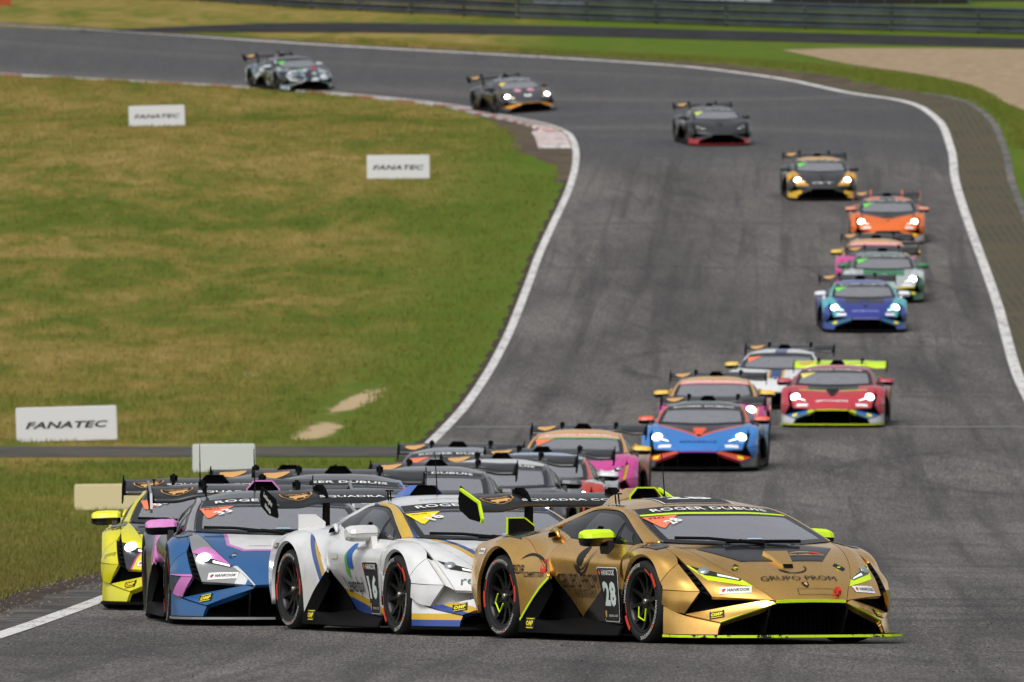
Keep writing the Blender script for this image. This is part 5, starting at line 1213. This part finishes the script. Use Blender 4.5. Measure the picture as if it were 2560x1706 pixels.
field(1753, 216, -3.5, 'blue racing car with orange lower lip and orange mirrors', dict(body=pt('#2f7fd0'), hood=pt('#2f7fd0', [('#dd5330', [(-1, -.80, 0, .70), (1, .80, 0, -.62)]), ('#232429', [(-1, -.80, 0, .62)])]), duct=gl('#dd5330'), blade=pt('#df4f24'), pillar=pt('#dd5330'), roof=char, scoop=pt('#3a4f9a'), mirror=gl('#dd5330'), trim=gl('#8d3aa0'), fender=pt('#3c8ad6'), corner=pt('#2a78c8'), foot=char, door=pt('#7a3b3a')), None, hoodtext='MIRABELLE', hoodink=M('ink_blue', '#1a3a78', .5))
field(1783, 235, -1.6, 'pink racing car with orange roof and pink screen stripe behind the blue one', dict(oc, wstripe=gl('#e8607a'), banner=gl('#eaa89a'), scoop=char), None)
field(2084, 244, -2.2, 'red racing car with lime wing and blue intake blades', dict(body=pt('#c23243', [('#e7c9cf', [(0, 0, -1, .40), (-1, 0, 0, .7), (1, 0, 0, -.45)])]), hood=pt('#c8303f', [('#1d1e20', [(-1, -.2, 0, .42), (0, -1, 0, .48)]), ('#c9e016', [(-1, -.2, 0, .46), (1, .2, 0, -.42)])]), duct=black_g, blade=pt('#2173bd', [('#cfe512', [(0, -1, 0, .46)])]), trim=gl('#cfe512'), roof=pt('#b8384a'), scoop=pt('#5e7a14'), wing=gl('#bfe01a'), mirror=gl('#a81c3a'), pillar=pt('#a33a4a'), foot=pt('#d5d3da'), corner=pt('#c03447'), sptrim=gl('#c3d81a'), strip=black_s), gl('#e8dd66'), hoodtext='#FITNESS', hoodink=white_t)
field(1944, 255.5, -4.2, 'white racing car with navy centre stripe behind the red and pink ones', dict(body=pt('#e2e4e4'), hood=pt('#e4e5e5', [('#d8a52a', [(0, -1, 0, .16), (-1, 0, 0, .62)]), ('#2a4a86', [(0, -1, 0, .11), (-1, 0, 0, .62)])]), roof=pt('#dfe2e4', [('#2a4a86', [(0, -1, 0, .12)])]), pillar=pt('#dfe2e4', [('#2b3f6c', [(1, 0, 0, .55)])]), scoop=gl('#24355f'), mirror=gl('#dcb93a')), orange_t, lit=False, ban=None)
field(2160, 298, 2.7, 'blue and teal racing car with white mirrors', dict(body=pt('#2647a0'), fender=pt('#57b9c4'), bumper=pt('#3fa3b0', [('#23348e', [(1, -.7, 0, -.36)])]), hood=pt('#23348e', [('#1d1f26', [(-1, 0, 0, .45), (0, -1, 0, .45)])]), side=pt('#2c4f9e'), corner=pt('#1f3f86'), blade=pt('#1f6f8f'), roof=pt('#3f55a6'), scoop=char, pillar=pt('#5fc3c0'), mirror=gl('#e3e6e8'), mshell=gl('#d8dcde'), trim=gl('#8f8fd6')), grn, hoodtext='SPORTIVA', hoodink=M('ink_lilac', '#9aa4e0', .5))
field(2209, 312, .8, 'green and white racing car with yellow edging behind the teal one', dict(body=pt('#1d5b3c'), fender=pt('#c9cfd2'), bumper=pt('#cfd4d6', [('#d8c01e', [(0, 0, -1, .40)])]), hood=pt('#aeb6b6', [('#1e7a46', [(-1, 0, 0, .5), (0, -1, 0, .5)])]), roof=pt('#5d7a70'), scoop=char, pillar=pt('#c79a2c', [('#4d6b60', [(1, 0, 0, 1.0)])]), mirror=gl('#1c6b40'), mshell=gl('#1c5b38'), blade=pt('#1d5b3c')), grn)
field(2188, 318.5, -.6, 'pink racing car with orange roof, farthest of the three pink ones', dict(oc, wstripe=gl('#ea7a80'), banner=gl('#efa0a0'), scoop=char), None)
field(2219, 340, .6, 'orange racing car with black windscreen surround and orange wing ends', dict(body=pt('#f0701a'), hood=pt('#f0701a', [('#232427', [(-1, -.6, 0, .58)])]), fender=pt('#ef7420', [('#232427', [(0, -1, 0, .72), (-1, 0, 0, .35)])]), roof=pt('#e8702c', [('#2a2a2c', [(0, -1, 0, .2)])]), pillar=char, mirror=gl('#d88a6a'), blade=pt('#f0832c'), foot=pt('#b9b4ae'), scoop=char, eplate=gl('#d06a4a'), sptrim=gl('#b5b2ae'), **{'mirror_r': gl('#d88a6a')}), grn)
field(2053, 362, 3.4, 'yellow and black racing car with black bonnet entering the straight', dict(body=pt('#e0a51e'), hood=pt('#2b292c'), bumper=pt('#e0a51e', [('#26262a', [(0, 0, -1, .43)])]), side=pt('#3a352c'), corner=pt('#33302b'), blade=pt('#2a2a2c', [('#e4b41c', [(0, 1, 0, -.6)])]), foot=pt('#e4b41c'), door=char, quarter=char, rear=char, roof=pt('#e3a62c'), pillar=pt('#3a3a3c'), scoop=char, mirror=char), grn, hoodtext='GT', hoodink=white_t)
field(1795, 395, 8, 'black racing car with red lower lip in the bend', dict(body=pt('#1c1d21'), blade=pt('#1c1d21', [('#a01c24', [(0, 0, -1, .215)])]), foot=pt('#b01e26'), roof=pt('#33363b'), scoop=char, mirror=gl('#2c2e33'), hood=pt('#23252a'), corner=pt('#1f2124'), sptrim=gl('#a81c24')), gl('#d8e06a'), lit=False)
cB = field(1309, 437, 16.5, 'black racing car with gold front lip beside the kerb', dict(body=pt('#232427'), blade=pt('#e0961e'), trim=gl('#e0961e'), fender=pt('#4d4636', [('#c88a2c', [(1, 0, 0, -.1), (0, -1, 0, .7)])]), hood=pt('#3f4146'), roof=pt('#5c5f68'), pillar=pt('#4a4a4c'), scoop=char, mirror=gl('#3c3e42')), gl('#e6d06a'))
for s_ in (-1, 1): dpl(cB, 'hood_patch', ell(.13, .14), gl('#d992a4'), (.22, s_*.23, .73), TOP, .006)
dpl(cB, 'hood_patch', ell(.14, .09), white_t, (.66, 0, .59), TOP, .006)
camo = pt('#888888', (), speckle=(5.5, ['#101215', '#a9b2b8', '#2c3845', '#7f8f9a', '#111316', '#566b7a', '#c9cfd2', '#181b20']))
cA = field(755, 456, 20.5, 'black and white camouflage racing car, last in the far bend', dict(body=camo, roof=pt('#3a3d42'), scoop=char, mirror=gl('#c9ced2'), corner=pt('#1d2124'), blade=pt('#3a4a44')), grn, lit=False, ban=None)
dpl(cA, 'hood_patch', rect(.2, .2), gl('#c4202e'), (.22, .38, .73), TOP, .006); dpl(cA, 'hood_patch', rect(.2, .2), gl('#2f7a3e'), (.22, -.1, .73), TOP, .006)
